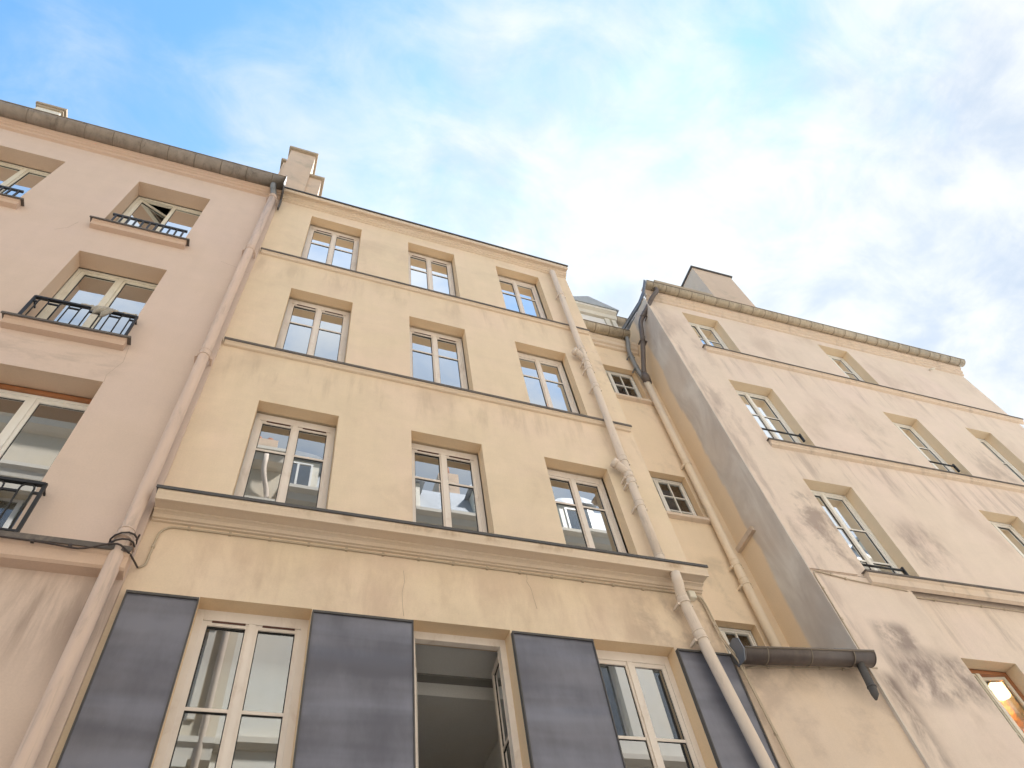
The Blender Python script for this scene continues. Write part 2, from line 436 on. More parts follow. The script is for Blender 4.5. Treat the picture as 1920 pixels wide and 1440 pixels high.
def wall(mb, x0, x1, z0, z1, ops, y=0.0, depth=0.34, back=True, rev=0.0):
    xs = sorted({x0, x1, *[o[0] for o in ops], *[o[1] for o in ops]})
    zs = sorted({z0, z1, *[o[2] for o in ops], *[o[3] for o in ops]})
    xs = [q for q in xs if x0 <= q <= x1]; zs = [q for q in zs if z0 <= q <= z1]
    for i in range(len(xs) - 1):
        for k in range(len(zs) - 1):
            cx, cz = (xs[i] + xs[i + 1]) / 2, (zs[k] + zs[k + 1]) / 2
            if any(o[0] < cx < o[1] and o[2] < cz < o[3] for o in ops): continue
            for yy in ((y, y + depth) if back else (y,)):
                mb.quad((xs[i], yy, zs[k]), (xs[i + 1], yy, zs[k]), (xs[i + 1], yy, zs[k + 1]), (xs[i], yy, zs[k + 1]))
    for a, b, c, d in [o[:4] for o in ops]:
        d2 = min(d, z1)
        r = y + rev                                     # the first part of the jamb belongs to the window reveal
        mb.quad((a, r, c), (a, y + depth, c), (a, y + depth, d2), (a, r, d2))
        mb.quad((b, r, c), (b, y + depth, c), (b, y + depth, d2), (b, r, d2))
        mb.quad((a, r, c), (b, r, c), (b, y + depth, c), (a, y + depth, c))
        mb.quad((a, r, d2), (b, r, d2), (b, y + depth, d2), (a, y + depth, d2))
    if back:
        for xx in (x0, x1): mb.quad((xx, y, z0), (xx, y + depth, z0), (xx, y + depth, z1), (xx, y, z1))
        mb.quad((x0, y, z1), (x1, y, z1), (x1, y + depth, z1), (x0, y + depth, z1))
    return mb

def sash(win, side, xh, xf, z0, z1, y, rows, cols, mt, gl, ang=0.0, tilt=0.0, st=0.045, bar=0.022, brail=0.07, cover=True):
    """casement hinged at xh with its free edge at xf; ang swings it into the room"""
    L = abs(xf - xh); sg = 1 if xf > xh else -1
    fr = MB(); gp = MB(); gk = MB()
    t0, t1 = 0.0, 0.046
    fr.box(0, st, t0, t1, z0, z1); fr.box(L - st, L, t0, t1, z0, z1)
    fr.box(st, L - st, t0, t1, z1 - st, z1); fr.box(st, L - st, t0, t1, z0, z0 + brail)
    gx0, gx1, gz0, gz1 = st, L - st, z0 + brail, z1 - st
    zs = [gz1] + [gz1 - q * (gz1 - gz0) for q in rows] + [gz0]
    for q in zs[1:-1]: fr.box(gx0, gx1, t0 + 0.010, t1 - 0.010, q - bar / 2, q + bar / 2)
    for c in range(1, cols):
        xx = gx0 + (gx1 - gx0) * c / cols
        for k in range(len(zs) - 1):
            fr.box(xx - bar / 2, xx + bar / 2, t0 + 0.010, t1 - 0.010, zs[k + 1] + bar / 2 * (k < len(zs) - 2), zs[k] - bar / 2 * (k > 0))
    if cover and side == 'L': fr.box(L - 0.028, L + 0.028, -0.014, -0.0005, z0 + 0.01, z1 - 0.01)
    gp.box(gx0 - 0.004, gx1 + 0.004, 0.022, 0.026, gz0 - 0.004, gz1 + 0.004)
    ja, jb = RG.uniform(-0.007, 0.007), RG.uniform(-0.005, 0.005)      # old panes never sit quite true
    gp.v = [(p[0], p[1] + ja * (p[0] - L / 2) + jb * (p[2] - (z0 + z1) / 2), p[2]) for p in gp.v]
    e = 0.008
    for q in range(len(zs) - 1):                       # dark strips painting the shade line along each pane's top and sides
        a, b2 = zs[q + 1] + (bar / 2 if q < len(zs) - 2 else 0), zs[q] - (bar / 2 if q > 0 else 0)
        gk.box(gx0, gx1, 0.016, 0.0215, b2 - e, b2)
        gk.box(gx0, gx0 + e, 0.016, 0.0215, a, b2 - e); gk.box(gx1 - e, gx1, 0.016, 0.0215, a, b2 - e)
    ca, sa = math.cos(ang), math.sin(ang)
    for mb in (fr, gp, gk):
        mb.v = [(xh + sg * (p[0] * ca - p[1] * sa * 1.0), y + p[0] * sa + p[1] * ca + tilt * (p[2] - z0), p[2]) for p in mb.v]
    so = fr.build('sash', mt, win)
    gp.build('glass_pane', gl, win)
    if gl == 'pane': gk.build('pane_edge_shade', 'edge_shade', win)
    return so

def window(par, x0, x1, z0, z1, y, rows=(0.30, 0.88), cols=1, mt='frame_beige', gl='pane', fw=0.05, fd=0.07,
           angL=0.0, angR=0.0, tiltL=0.0, vents=False, head=0.0, label=None, cover=True, st=0.045, split=0.5, colsL=None, bar=0.028, rv=None, rvd=None, fm=None):
    f = MB()
    e = 0.012                                           # the frame is let into the wall a little
    f.box(x0 - e, x0 + fw, y, y + fd, z0 - e, z1 + e); f.box(x1 - fw, x1 + e, y, y + fd, z0 - e, z1 + e)
    f.box(x0 + fw, x1 - fw, y, y + fd, z1 - fw - head, z1 + e); f.box(x0 + fw, x1 - fw, y, y + fd, z0 - e, z0 + fw * 0.8)
    f.box(x0 + fw, x1 - fw, y - 0.03, y - 0.0005, z0 + fw * 0.3, z0 + fw * 0.9)
    wn = f.build('window', fm or mt, par, 0.004)
    if label: wn['label'] = label
    if rv:                                              # plastered reveal between wall face and frame
        s = MB(); ya = 0.0 if rvd is None else rvd
        s.quad((x0, ya, z0), (x0, y, z0), (x0, y, z1), (x0, ya, z1)); s.quad((x1, ya, z0), (x1, y, z0), (x1, y, z1), (x1, ya, z1))
        s.quad((x0, ya, z1), (x1, ya, z1), (x1, y, z1), (x0, y, z1)); s.quad((x0, ya, z0), (x1, ya, z0), (x1, y, z0), (x0, y, z0))
        s.build('reveal', rv, wn)
    xa, xb, za, zb = x0 + fw - 0.008, x1 - fw + 0.008, z0 + fw * 0.8 - 0.008, z1 - fw - head + 0.008
    xm = xa + (xb - xa) * split
    sash(wn, 'L', xa, xm - 0.0015, za, zb, y + 0.015, rows, colsL or cols, mt, gl, angL, tiltL, cover=cover, st=st, bar=bar)
    sash(wn, 'R', xb, xm + 0.0015, za, zb, y + 0.015, rows, cols, mt, gl, angR, cover=cover, st=st, bar=bar)
    if vents:
        ww = xm - xa
        for a in (xa, xm):
            v = MB(); v.box(a + ww * 0.20, a + ww * 0.86, y + 0.004, y + 0.0149, zb - 0.022, zb + 0.008)
            v.build('air_vent', 'vent_brown', wn)
    return wn

def half_gutter(par, x0, x1, yc, zc, r, mt, n_joint, name='gutter', joints=True):
    th = 0.006
    pr = arc(yc, zc, r, math.pi, 2 * math.pi, 14)
    inner = arc(yc, zc, r - th, 2 * math.pi, math.pi, 14)
    g = MB(); g.ext_x(pr + inner, x0, x1, smooth=False)
    g.tube([(x0, yc - r, zc), (x1, yc - r, zc)], 0.012, 8)
    for xx in (x0, x1): g.ext_x(arc(yc, zc, r + 0.002, math.pi, 2 * math.pi, 14), xx - 0.006, xx + 0.006)
    for k in range(n_joint if joints else 0):
        xx = x0 + (x1 - x0) * (k + 0.5) / n_joint
        g.ext_x(arc(yc, zc, r + 0.0045, math.pi, 2 * math.pi, 14) + arc(yc, zc, r - 0.002, 2 * math.pi, math.pi, 14), xx - 0.007, xx + 0.007)
    nb = len(g.v)
    go = g.build(name, mt, par)
    go.data.materials.append(MATS['seam_dark'])
    for p in go.data.polygons:
        p.use_smooth = abs(p.normal.x) < 0.5
        c = p.center; rad = math.hypot(c.y - yc, c.z - zc)
        if joints and rad > r + 0.002 and c.z < zc - 0.004 and abs(c.x - x0) > 0.02 and abs(c.x - x1) > 0.02: p.material_index = 1
    return go

def pipe(par, path, r, mt, collars=(), seg=14, name='drainpipe', cmat=None):
    p = MB(); p.tube(path, r, seg); po = p.build(name, mt, par)
    for (x, y, z, dirv) in collars:
        d = Vector(dirv).normalized(); c = Vector((x, y, z)); cb = MB()
        cb.tube([c - d * 0.045, c - d * 0.04, c + d * 0.04, c + d * 0.045], [r * 1.01, r * 1.09, r * 1.09, r * 1.01], seg)
        for q in (-0.048, 0.048):
            cb.tube([c + d * (q - 0.008), c + d * (q + 0.008)], r * 1.15, seg)
        cb.tube([c + Vector((-r * 1.35, 0.0, -0.06)), c + Vector((r * 1.35, 0.0, -0.06))], 0.010, 6)
        cb.box(c.x - r * 1.35 - 0.012, c.x - r * 1.35 + 0.012, c.y - 0.01, c.y + 0.1, c.z - 0.075, c.z - 0.045)
        cb.box(c.x + r * 1.35 - 0.012, c.x + r * 1.35 + 0.012, c.y - 0.01, c.y + 0.1, c.z - 0.075, c.z - 0.045)
        cb.build('collar', cmat or mt, po)
    return po

def bend(pts, n=5):
    """round the corners of a polyline"""
    P = [Vector(q) for q in pts]; out = [P[0]]
    for i in range(1, len(P) - 1):
        a, b, c = P[i - 1], P[i], P[i + 1]
        l = min((a - b).length, (c - b).length) * 0.45
        p0 = b + (a - b).normalized() * l; p1 = b + (c - b).normalized() * l
        for k in range(n + 1):
            t = k / n
            out.append(p0 * (1 - t) ** 2 + b * 2 * t * (1 - t) + p1 * t * t)
    out.append(P[-1]); return out

def railing_posts(par, x0, x1, y, zt, zb, n, mt, pw=0.014, toph=0.03, name='railing', label=None):
    r = MB()
    r.box(x0, x1, y - 0.016, y + 0.016, zt - toph, zt)
    r.box(x0, x1, y - 0.010, y + 0.010, zb + 0.03, zb + 0.05)
    for i in range(n):
        xx = x0 + (x1 - x0) * (i + 0.5) / n
        r.box(xx - pw / 2, xx + pw / 2, y - pw / 2, y + pw / 2, zb + 0.05, zt - toph)
    o = r.build(name, mt, par)
    if label: o['label'] = label
    return o

def loop_railing(par, x0, x1, y, zt, zb, n, mt, label):
    """balconet with hairpin loops rising above a middle rail"""
    r = MB(); h = zt - zb; zm = zt - 0.22 * h
    r.box(x0, x1, y - 0.02, y + 0.02, zt - 0.032, zt)
    r.box(x0, x1, y - 0.009, y + 0.009, zb, zb + 0.022)
    for xx in (x0, x1):
        r.box(xx - 0.014, xx + 0.014, y - 0.014, y + 0.014, zb - 0.05, zt)
        r.box(xx - 0.008, xx + 0.008, y, y + 0.14, zt - 0.05, zt - 0.03)
    p = (x1 - x0) / n
    for i in range(n):
        a = x0 + p * i + p * 0.27; b = a + p * 0.46; rr = (b - a) / 2
        top = zt - 0.03
        path = [(a, y, zb + 0.02), (a, y, top - rr)] + [((a + b) / 2 - rr * math.cos(t), y, top - rr + rr * math.sin(t)) for t in [math.pi * k / 8 for k in range(1, 8)]] + [(b, y, top - rr), (b, y, zb + 0.02)]
        r.tube(path, 0.009, 6)
        prev = x0 if i == 0 else x0 + p * (i - 1) + p * 0.73
        r.box(prev + 0.006, a - 0.006, y - 0.009, y + 0.009, zm - 0.011, zm + 0.011)
    r.box(x1 - p * 0.27 + 0.006, x1 - 0.014, y - 0.009, y + 0.009, zm - 0.011, zm + 0.011)
    o = r.build('railing', mt, par); o['label'] = label
    return o

def interior(par, x0, x1, y0, y1, floors, parts, mt='room_dark'):
    m = MB()
    m.quad((x0, y1, floors[0]), (x1, y1, floors[0]), (x1, y1, floors[-1]), (x0, y1, floors[-1]))
    for z in floors: m.box(x0, x1, y0, y1 - 0.002, z - 0.1, z + 0.1)
    for x in parts: m.box(x - 0.05, x + 0.05, y0, y1 - 0.002, floors[0], floors[-1])
    return m.build('interior', mt, par)

S = 5.3
# ================================================================== ground
g = MB(); g.quad((-600, -600, 0), (600, -600, 0), (600, 600, 0), (-600, 600, 0))
tag(g.build('street', 'asphalt'), kind='structure')
g = MB(); g.box(-30, 40, 3.9, 5.0, 0.004, 0.13); tag(g.build('pavement', 'paving', None, 0.01), kind='structure')
g = MB(); g.box(-30, 40, -3.15, -2.0, 0.004, 0.13); tag(g.build('pavement', 'paving', None, 0.01), kind='structure')

# ================================================================== yellow building (middle)
YB = empty('yellow_building', (-0.2 * S, S, 0), 0,
           'yellow rendered four-storey house with dark metal panels between its lowest windows', 'building')
_T = [(5.9, 0.003), (7.0, 0.0), (8.8, -0.025), (9.9, -0.026), (11.8, -0.024), (12.75, -0.026), (14.8, -0.040), (30, -0.040)]
def lerp(T, z):
    if z <= T[0][0]: return T[0][1]
    for (a, p), (b, q) in zip(T, T[1:]):
        if z <= b: return p + (q - p) * (z - a) / (b - a)
    return T[-1][1]
WARP = lambda x, z: lerp(_T, z) * (x - 2.9)
W = 5.80
cols_y = [(0.63, 1.565), (2.46, 3.375), (4.23, 5.135)]
rows_y = [(12.80, 14.78), (9.92, 11.79), (6.95, 8.80)]
low = [(0.61, 1.54, 2.9, 5.95), (2.445, 3.39, 2.9, 5.95), (4.235, 5.165, 2.9, 5.95)]
ops = [(a, b, c, d) for c, d in rows_y for a, b in cols_y] + low
wall(MB(), 0, W, 0.0, 15.2, ops, rev=0.155).build('wall', 'yellow_render', YB)
wl = MB(); wl.box(W - 0.3, W, 0.342, 6.0, 0, 15.2); wl.box(0, 0.3, 0.342, 6.0, 0, 15.2); wl.box(0, W, 5.7, 6.0, 0, 15.2)
wl.build('side_wall', 'yellow_render', YB)
# string courses: mortar moulding with a zinc drip edge
for zt in (12.80, 9.92):
    s = MB(); s.ext_x([(0.0, zt - 0.008), (-0.060, zt - 0.018), (-0.060, zt - 0.075), (-0.045, zt - 0.085), (-0.030, zt - 0.11), (0.0, zt - 0.115)], 0.035, W - 0.03)
    so = s.build('string_course', 'trim_yellow', YB)
    z = MB(); z.ext_x([(0.17, zt), (-0.070, zt - 0.010), (-0.072, zt - 0.058), (-0.064, zt - 0.058), (-0.062, zt - 0.016), (0.17, zt - 0.006)], 0.02, W - 0.015)
    z.build('drip_edge', 'drip_edge', so)
# the deep ledge above the first floor
s = MB(); s.ext_x([(0.0, 6.935), (-0.258, 6.918), (-0.256, 6.885), (-0.262, 6.880), (-0.258, 6.855), (-0.248, 6.830), (-0.240, 6.800), (-0.240, 6.785), (-0.225, 6.783), (-0.222, 6.798),
                   (-0.105, 6.802), (-0.102, 6.786), (-0.085, 6.784), (-0.062, 6.776), (-0.054, 6.758), (-0.052, 6.742), (-0.028, 6.740), (-0.026, 6.726), (0.0, 6.724)], 0.02, W - 0.005)
led = s.build('ledge', 'trim_yellow', YB)
z = MB(); z.ext_x([(0.17, 6.95), (-0.272, 6.925), (-0.275, 6.888), (-0.265, 6.888), (-0.262, 6.917), (0.17, 6.942)], 0.0, W + 0.01)
z.build('drip_edge', 'zinc_dark', led)
# cornice
s = MB(); s.ext_x([(0.0, 15.36), (-0.18, 15.34), (-0.182, 15.245), (-0.165, 15.235), (-0.150, 15.235), (-0.147, 15.250), (-0.095, 15.250), (-0.085, 15.21), (-0.055, 15.195),
                   (-0.050, 15.165), (-0.022, 15.155), (-0.020, 15.125), (0.0, 15.12)], 0.0, W + 0.01)
cor = s.build('cornice', 'trim_yellow', YB)
z = MB(); z.ext_x([(0.2, 15.40), (-0.20, 15.375), (-0.205, 15.325), (-0.192, 15.325), (-0.188, 15.35), (0.2, 15.37)], -0.01, W + 0.03)
z.build('drip_edge', 'zinc_dark', cor)
rf = MB(); rf.ext_x([(0.21, 15.39), (3.2, 16.3), (6.1, 15.39), (6.1, 15.21), (0.21, 15.21)], 0.02, W - 0.02); rf.build('roof', 'zinc', YB)
# party-wall chimney stack, stepped, with stone copings
ch = MB(); ch.box(-0.23, 0.33, 0.22, 1.6, 15.22, 18.95)
cho = ch.build('chimney', 'chimney_render', YB)
for q in ((-0.285, -0.231, 0.25, 1.2, 15.22, 18.05), (0.331, 0.60, 0.25, 2.6, 15.22, 17.55)):
    ch = MB(); ch.box(*q); ch.build('chimney_shoulder', 'chimney_render', cho)
for q in ((-0.28, 0.38, 0.15, 1.66, 18.952, 19.05), (-0.34, -0.232, 0.19, 1.25, 18.052, 18.14), (0.332, 0.66, 0.19, 2.66, 17.552, 17.64)):
    cc = MB(); cc.box(*q); cc.build('coping', 'stone_coping', cho, 0.01)
# windows
for r, (c, d) in enumerate(rows_y):
    for k, (a, b) in enumerate(cols_y):
        window(YB, a, b, c, d, 0.19, rv='reveal_yellow', rows=(0.31, 0.90) if r < 2 else (0.29, 0.86), fw=0.055, head=0.05, vents=(k < 2))
window(YB, *low[0], 0.155, rv='reveal_yellow', rows=(0.27, 0.62), fw=0.06, head=0.04, vents=True, st=0.05)
window(YB, *low[2], 0.155, rv='reveal_yellow', rows=(0.27, 0.62), fw=0.06, head=0.04, st=0.05)
window(YB, *low[1], 0.155, rv='reveal_yellow', rows=(0.27, 0.62), fw=0.06, head=0.02, angL=R(72), angR=R(96), st=0.045, cover=False,
       label='open casement window with both sashes swung into the room')
interior(YB, 0.302, W - 0.302, 0.36, 5.6, (0.3, 3.0, 6.42, 9.4, 12.3, 15.08), (2.0, 3.85))
rm = MB(); rm.box(2.052, 3.798, 0.36, 0.86, 6.02, 6.30); rm.box(2.052, 3.798, 0.98, 5.5, 5.86, 6.31)
rm.build('ceiling', 'plaster_white', YB)
rm = MB(); rm.box(2.052, 3.798, 0.36, 5.5, 3.101, 3.14); rm.build('room_floor', 'trim_yellow', YB)
for q in ((2.051, 2.06, 0.36, 5.5), (3.79, 3.799, 0.36, 5.5)):
    rm = MB(); rm.box(q[0], q[1], q[2], q[3], 3.15, 5.855); rm.build('room_wall', 'plaster_white', YB)
rm = MB(); rm.box(2.3, 3.55, 0.862, 0.978, 6.0, 6.31); rm.build('ceiling_gap_shade', 'room_dark', YB)  # dark strip standing in for the shaded gap between the two ceiling levels
# metal cladding panels between the first-floor windows
for a, b in ((0.05, 0.610), (1.542, 2.440), (3.392, 4.232), (5.168, 5.80)):
    p = MB()
    nx, nz = 6, 18
    z0, z1 = 2.9, 5.895
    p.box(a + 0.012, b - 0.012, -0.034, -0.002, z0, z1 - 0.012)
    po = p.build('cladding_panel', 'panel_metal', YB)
    t = MB(); t.box(a, b, -0.050, 0.0, z1 - 0.0115, z1 + 0.010); t.box(a, a + 0.0115, -0.046, 0.0, z0, z1 - 0.012); t.box(b - 0.0115, b, -0.046, 0.0, z0, z1 - 0.012)
    t.build('panel_trim', 'zinc_dark', po)
# drainpipe on the right, in three lengths with two branch sockets
pz = [(5.455, -0.06, 15.09), (5.45, -0.10, 15.00), (5.415, -0.105, 13.0), (5.375, -0.105, 9.9), (5.345, -0.105, 8.0), (5.335, -0.105, 6.99)]
up = pipe(YB, pz, 0.056, 'pipe_cream', [(5.432, -0.105, 13.95, (0.02, 0, 1)), (5.402, -0.105, 11.86, (0.02, 0, 1)), (5.396, -0.105, 11.46, (.02, 0, 1)), (5.393, -0.105, 11.24, (.02, 0, 1)),
     (5.388, -0.105, 10.72, (.02, 0, 1)), (5.362, -0.105, 8.93, (.02, 0, 1)), (5.357, -0.105, 8.60, (.02, 0, 1)), (5.355, -0.105, 8.47, (.02, 0, 1)), (5.346, -0.105, 8.02, (.02, 0, 1)), (5.336, -0.105, 7.08, (0.02, 0, 1))])
for z0 in (11.62, 8.72):
    b = MB(); x0 = 5.375 + (z0 - 9.9) * 0.018
    b.tube([(x0, -0.105, z0 - 0.10), (x0 - 0.05, -0.11, z0 - 0.01), (x0 - 0.12, -0.115, z0 + 0.06), (x0 - 0.165, -0.115, z0 + 0.10)], [0.050, 0.054, 0.056, 0.058], 14)
    b.tube([(x0 - 0.125, -0.115, z0 + 0.065), (x0 - 0.175, -0.115, z0 + 0.11)], 0.066, 14)
    b.build('branch_socket', 'pipe_cream', up)
pipe(YB, [(5.37, -0.21, 6.78), (5.37, -0.205, 6.66), (5.40, -0.14, 6.58), (5.415, -0.12, 6.45), (5.46, -0.12, 5.9), (5.60, -0.12, 4.6), (5.74, -0.12, 3.2), (5.9, -0.12, 1.5)], 0.059, 'pipe_cream',
     [(5.412, -0.123, 6.49, (0.05, 0, -1)), (5.447, -0.12, 6.03, (0.08, 0, -1))])
b = MB(); b.box(5.57, 5.66, -0.075, 0.0, 6.60, 6.70); b.build('junction_box', 'frame_cream', YB, 0.012)
# hairline cracks in the render
for pts in ([(3.67, 6.70), (3.668, 6.62), (3.655, 6.585), (3.69, 6.50), (3.70, 6.38), (3.715, 6.24)], [(2.36, 6.52), (2.37, 6.38), (2.345, 6.25), (2.35, 6.10), (2.36, 5.98)]):
    c = MB(); c.tube([(x, 0.0002, z) for x, z in pts], 0.0018, 5); c.build('crack', 'crack_shadow', YB)
WARP = None
# pendant bulbs seen glowing in the third-row rooms
for (x, y, z), lb in (((-0.2 * S + 2.95, S + 1.1, 8.92), 'small glowing bulb hanging inside the middle window above the ledge'),
                      ((-0.2 * S + 1.38, S + 0.7, 8.50), 'faint glowing bulb hanging inside the leftmost window above the ledge')):
    e = empty('pendant_lamp', (x, y, z), 0, lb, 'lamp', 'pendant lamps inside the rooms')
    m = MB(); m.tube([(0, 0, 0), (0, 0, 0.03), (0, 0, 0.06), (0, 0, 0.085)], [0.012, 0.034, 0.034, 0.014], 10); m.build('bulb', 'bulb_glow', e)
    m = MB(); m.tube([(0, 0, 0.086), (0, 0, 0.13)], 0.016, 8); m.tube([(0, 0, 0.13), (0, 0, 9.29 - z)], 0.004, 6); m.build('cord', 'iron_black', e)
m = MB(); n = 14
for i in range(n):
    x0, x1 = 2.93 + 0.40 * i / n, 2.93 + 0.40 * (i + 1) / n
    y0, y1 = 0.46 + 0.02 * math.sin(i * 1.9), 0.46 + 0.02 * math.sin((i + 1) * 1.9)
    q = lambda k: 0.0 + 0.22 * (1 - k)
    m.quad((x0 + 0.0, y0, 7.0), (x1, y1, 7.0), (3.33 - (3.33 - x1) * 0.35, y1, 8.85), (3.33 - (3.33 - x0) * 0.35, y0, 8.85))
for f in list(m.v): pass
co_ = m.build('curtain', 'curtain_orange', YB); sd_ = co_.modifiers.new('thickness', 'SOLIDIFY'); sd_.thickness = 0.004
co_['label'] = 'orange curtain gathered to one side'

# ================================================================== pink building (left)
PB = empty('pink_building', (-0.2 * S, 0.992 * S, 0), 0, 'dusty pink house with iron balconets and a weathered half-round gutter', 'building')
pw = [(-2.20, -1.06, 12.36, 14.345), (-4.47, -3.335, 12.36, 14.38), (-2.15, -1.035, 9.42, 11.45), (-4.42, -3.30, 9.42, 11.45),
      (-2.23, -0.97, 6.19, 8.615), (-4.5, -3.25, 6.19, 8.615), (-2.2, -1.0, 3.0, 5.2)]
wall(MB(), -9, 0.0, 0, 15.7, pw, depth=0.36, rev=0.255).build('wall', 'pink_render', PB)
m = MB(); m.box(-9, -0.001, 5.6, 6.0, 0, 15.7); m.box(-0.3, -0.001, 0.362, 5.59, 0, 15.7); m.build('side_wall', 'pink_render', PB)
m = MB(); m.ext_x([(0.0, 15.42), (-0.16, 15.42), (-0.16, 15.36), (-0.13, 15.33), (-0.12, 15.25), (-0.085, 15.235), (-0.08, 15.20), (-0.05, 15.185), (-0.045, 15.12), (0, 15.10)], -9, 0.0)
m.build('cornice', 'trim_pink', PB)
half_gutter(PB, -9, 0.02, -0.20, 15.45, 0.155, 'gutter_pink', 20)
m = MB(); m.ext_x([(-0.02, 15.55), (2.2, 18.6), (6, 16.2), (6, 15.702), (-0.02, 15.702)], -9, -0.02); m.ext_x([(-0.14, 15.50), (0.25, 15.95), (0.25, 15.90), (-0.14, 15.46)], -9, -0.03)
m.build('roof', 'slate', PB)
m = MB(); m.box(0.022, 0.034, -0.37, 0.02, 15.05, 15.52); m.box(0.022, 0.05, -0.06, 0.0, 14.62, 15.05); m.build('flashing', 'zinc_dark', PB)
m = MB(); m.box(-5.19, -4.74, 0.55, 1.6, 15.7, 18.30); co_ = m.build('chimney', 'cream_render', PB)
m = MB(); m.box(-5.25, -4.68, 0.49, 1.66, 18.302, 18.38); m.box(-5.22, -4.71, 0.52, 1.63, 18.22, 18.2995); m.build('coping', 'stone_coping', co_)
def pink_sill(x0, x1, zt):
    s = MB(); s.ext_x([(0.0, zt - 0.012), (-0.105, zt - 0.022), (-0.105, zt - 0.06), (-0.085, zt - 0.075), (-0.08, zt - 0.10), (-0.075, zt - 0.155), (0, zt - 0.165)], x0 + 0.04, x1 - 0.04)
    so = s.build('window_sill', 'trim_pink', PB)
    z = MB(); z.ext_x([(0.18, zt), (-0.125, zt - 0.012), (-0.127, zt - 0.05), (-0.116, zt - 0.05), (-0.114, zt - 0.02), (0.18, zt - 0.008)], x0, x1)
    z.build('drip_edge', 'drip_edge', so)
pink_sill(-2.31, -0.95, 12.36); pink_sill(-4.58, -3.18, 12.40); pink_sill(-2.26, -0.925, 9.43); pink_sill(-4.53, -3.19, 9.43)
window(PB, *pw[0], 0.27, rv='reveal_pink', rows=(), mt='frame_cream', fw=0.05, angL=R(24), st=0.055, label='window with its left sash ajar')
window(PB, *pw[1], 0.27, rv='reveal_pink', rows=(), mt='frame_cream', fw=0.05, st=0.055)
window(PB, *pw[2], 0.27, rv='reveal_pink', rows=(), mt='frame_cream', fw=0.05, st=0.06)
window(PB, *pw[3], 0.27, rv='reveal_pink', rows=(), mt='frame_cream', fw=0.05, st=0.06)
window(PB, *pw[4], 0.29, rv='reveal_pink', rows=(), mt='frame_white', fw=0.06, st=0.065, head=0.04)
window(PB, *pw[5], 0.29, rv='reveal_pink', rows=(), mt='frame_white', fw=0.06, st=0.065, head=0.04)
window(PB, *pw[6], 0.27, rv='reveal_pink', rows=(), mt='frame_cream', fw=0.05, st=0.06)
for k in (4, 5):
    m = MB(); m.box(pw[k][0] + 0.002, pw[k][1] - 0.002, 0.262, 0.288, 8.55, 8.613); m.build('lintel', 'frame_brown', PB)
interior(PB, -8.9, -0.31, 0.38, 5.5, (0.3, 5.6, 9.1, 12.0, 15.2), (-3.0,))
for k in (0, 1, 2, 3, 4):
    m = MB(); n = 40; a, b = pw[k][0] + 0.05, pw[k][1] - 0.05
    if k == 0: a = (a + b) / 2 + 0.05
    zt, zb = pw[k][3] - (0.25 if k in (0, 4) else 0.05), pw[k][2]
    for i in range(n):
        x0, x1 = a + (b - a) * i / n, a + (b - a) * (i + 1) / n
        y0, y1 = 0.50 + 0.03 * math.sin(i * 0.9), 0.50 + 0.03 * math.sin((i + 1) * 0.9)
        m.quad((x0, y0, zb), (x1, y1, zb), (x1, y1, zt), (x0, y0, zt))
    o = m.build('curtain', 'curtain_white', PB); o.modifiers.new('thickness', 'SOLIDIFY').thickness = 0.003
railing_posts(PB, -2.13, -1.075, -0.03, 12.79, 12.36, 11, 'iron_grey', 0.022, 0.04, label='low iron guard rail with plain upright bars')
railing_posts(PB, -4.46, -3.345, -0.03, 12.81, 12.40, 11, 'iron_grey', 0.022, 0.04, label='low iron guard rail with plain upright bars')
loop_railing(PB, -2.11, -1.00, -0.085, 9.925, 9.44, 5, 'iron_black', 'black iron balconet with hairpin loops')
loop_railing(PB, -4.38, -3.27, -0.085, 9.925, 9.44, 5, 'iron_black', 'black iron balconet with hairpin loops')
loop_railing(PB, -2.30, -0.885, -0.10, 6.86, 6.27, 6, 'iron_black', 'black iron balconet with tall hairpin loops')
loop_railing(PB, -4.60, -3.20, -0.10, 6.86, 6.27, 6, 'iron_black', 'black iron balconet with tall hairpin loops')
s = MB(); s.ext_x([(0.0, 6.215), (-0.14, 6.205), (-0.14, 6.15), (-0.12, 6.13), (-0.12, 6.02), (-0.10, 6.00), (0, 5.99)], -9, -0.005)
so = s.build('ledge', 'trim_pink', PB)
z = MB(); z.ext_x([(0.25, 6.235), (-0.155, 6.222), (-0.157, 6.165), (-0.146, 6.165), (-0.144, 6.212), (0.25, 6.225)], -9, -0.003); z.build('drip_edge', 'drip_edge', so)
# zinc swan-neck and painted drainpipe
pp = pipe(PB, [(-0.108, -0.10, 14.93), (-0.108, -0.10, 12.0), (-0.10, -0.10, 9.0), (-0.105, -0.10, 6.0), (-0.118, -0.10, 4.3), (-0.135, -0.10, 0.1)], 0.064, 'pipe_pink',
     [(-0.108, -0.10, 14.90, (0, 0, 1)), (-0.107, -0.10, 12.52, (0, 0, 1)), (-0.10, -0.10, 9.37, (0, 0, 1)), (-0.102, -0.12, 6.36, (0, 0, 1))])
m = MB(); m.tube(bend([(-0.16, -0.20, 15.30), (-0.155, -0.20, 15.20), (-0.11, -0.115, 15.02), (-0.108, -0.10, 14.92)], 4), 0.055, 14); m.build('swan_neck', 'zinc', pp)

for pts in ([(-0.93, 9.36), (-0.90, 9.05), (-0.98, 8.75), (-0.965, 8.62)], [(-2.33, 9.35), (-2.42, 9.05), (-2.40, 8.9)], [(-0.45, 12.1), (-0.15, 12.0), (-0.02, 11.92)], [(-2.45, 12.3), (-2.50, 12.05), (-2.62, 11.9)]):
    c = MB(); c.tube([(x, 0.0002, z) for x, z in pts], 0.0018, 5); c.build('crack', 'crack_shadow', PB)
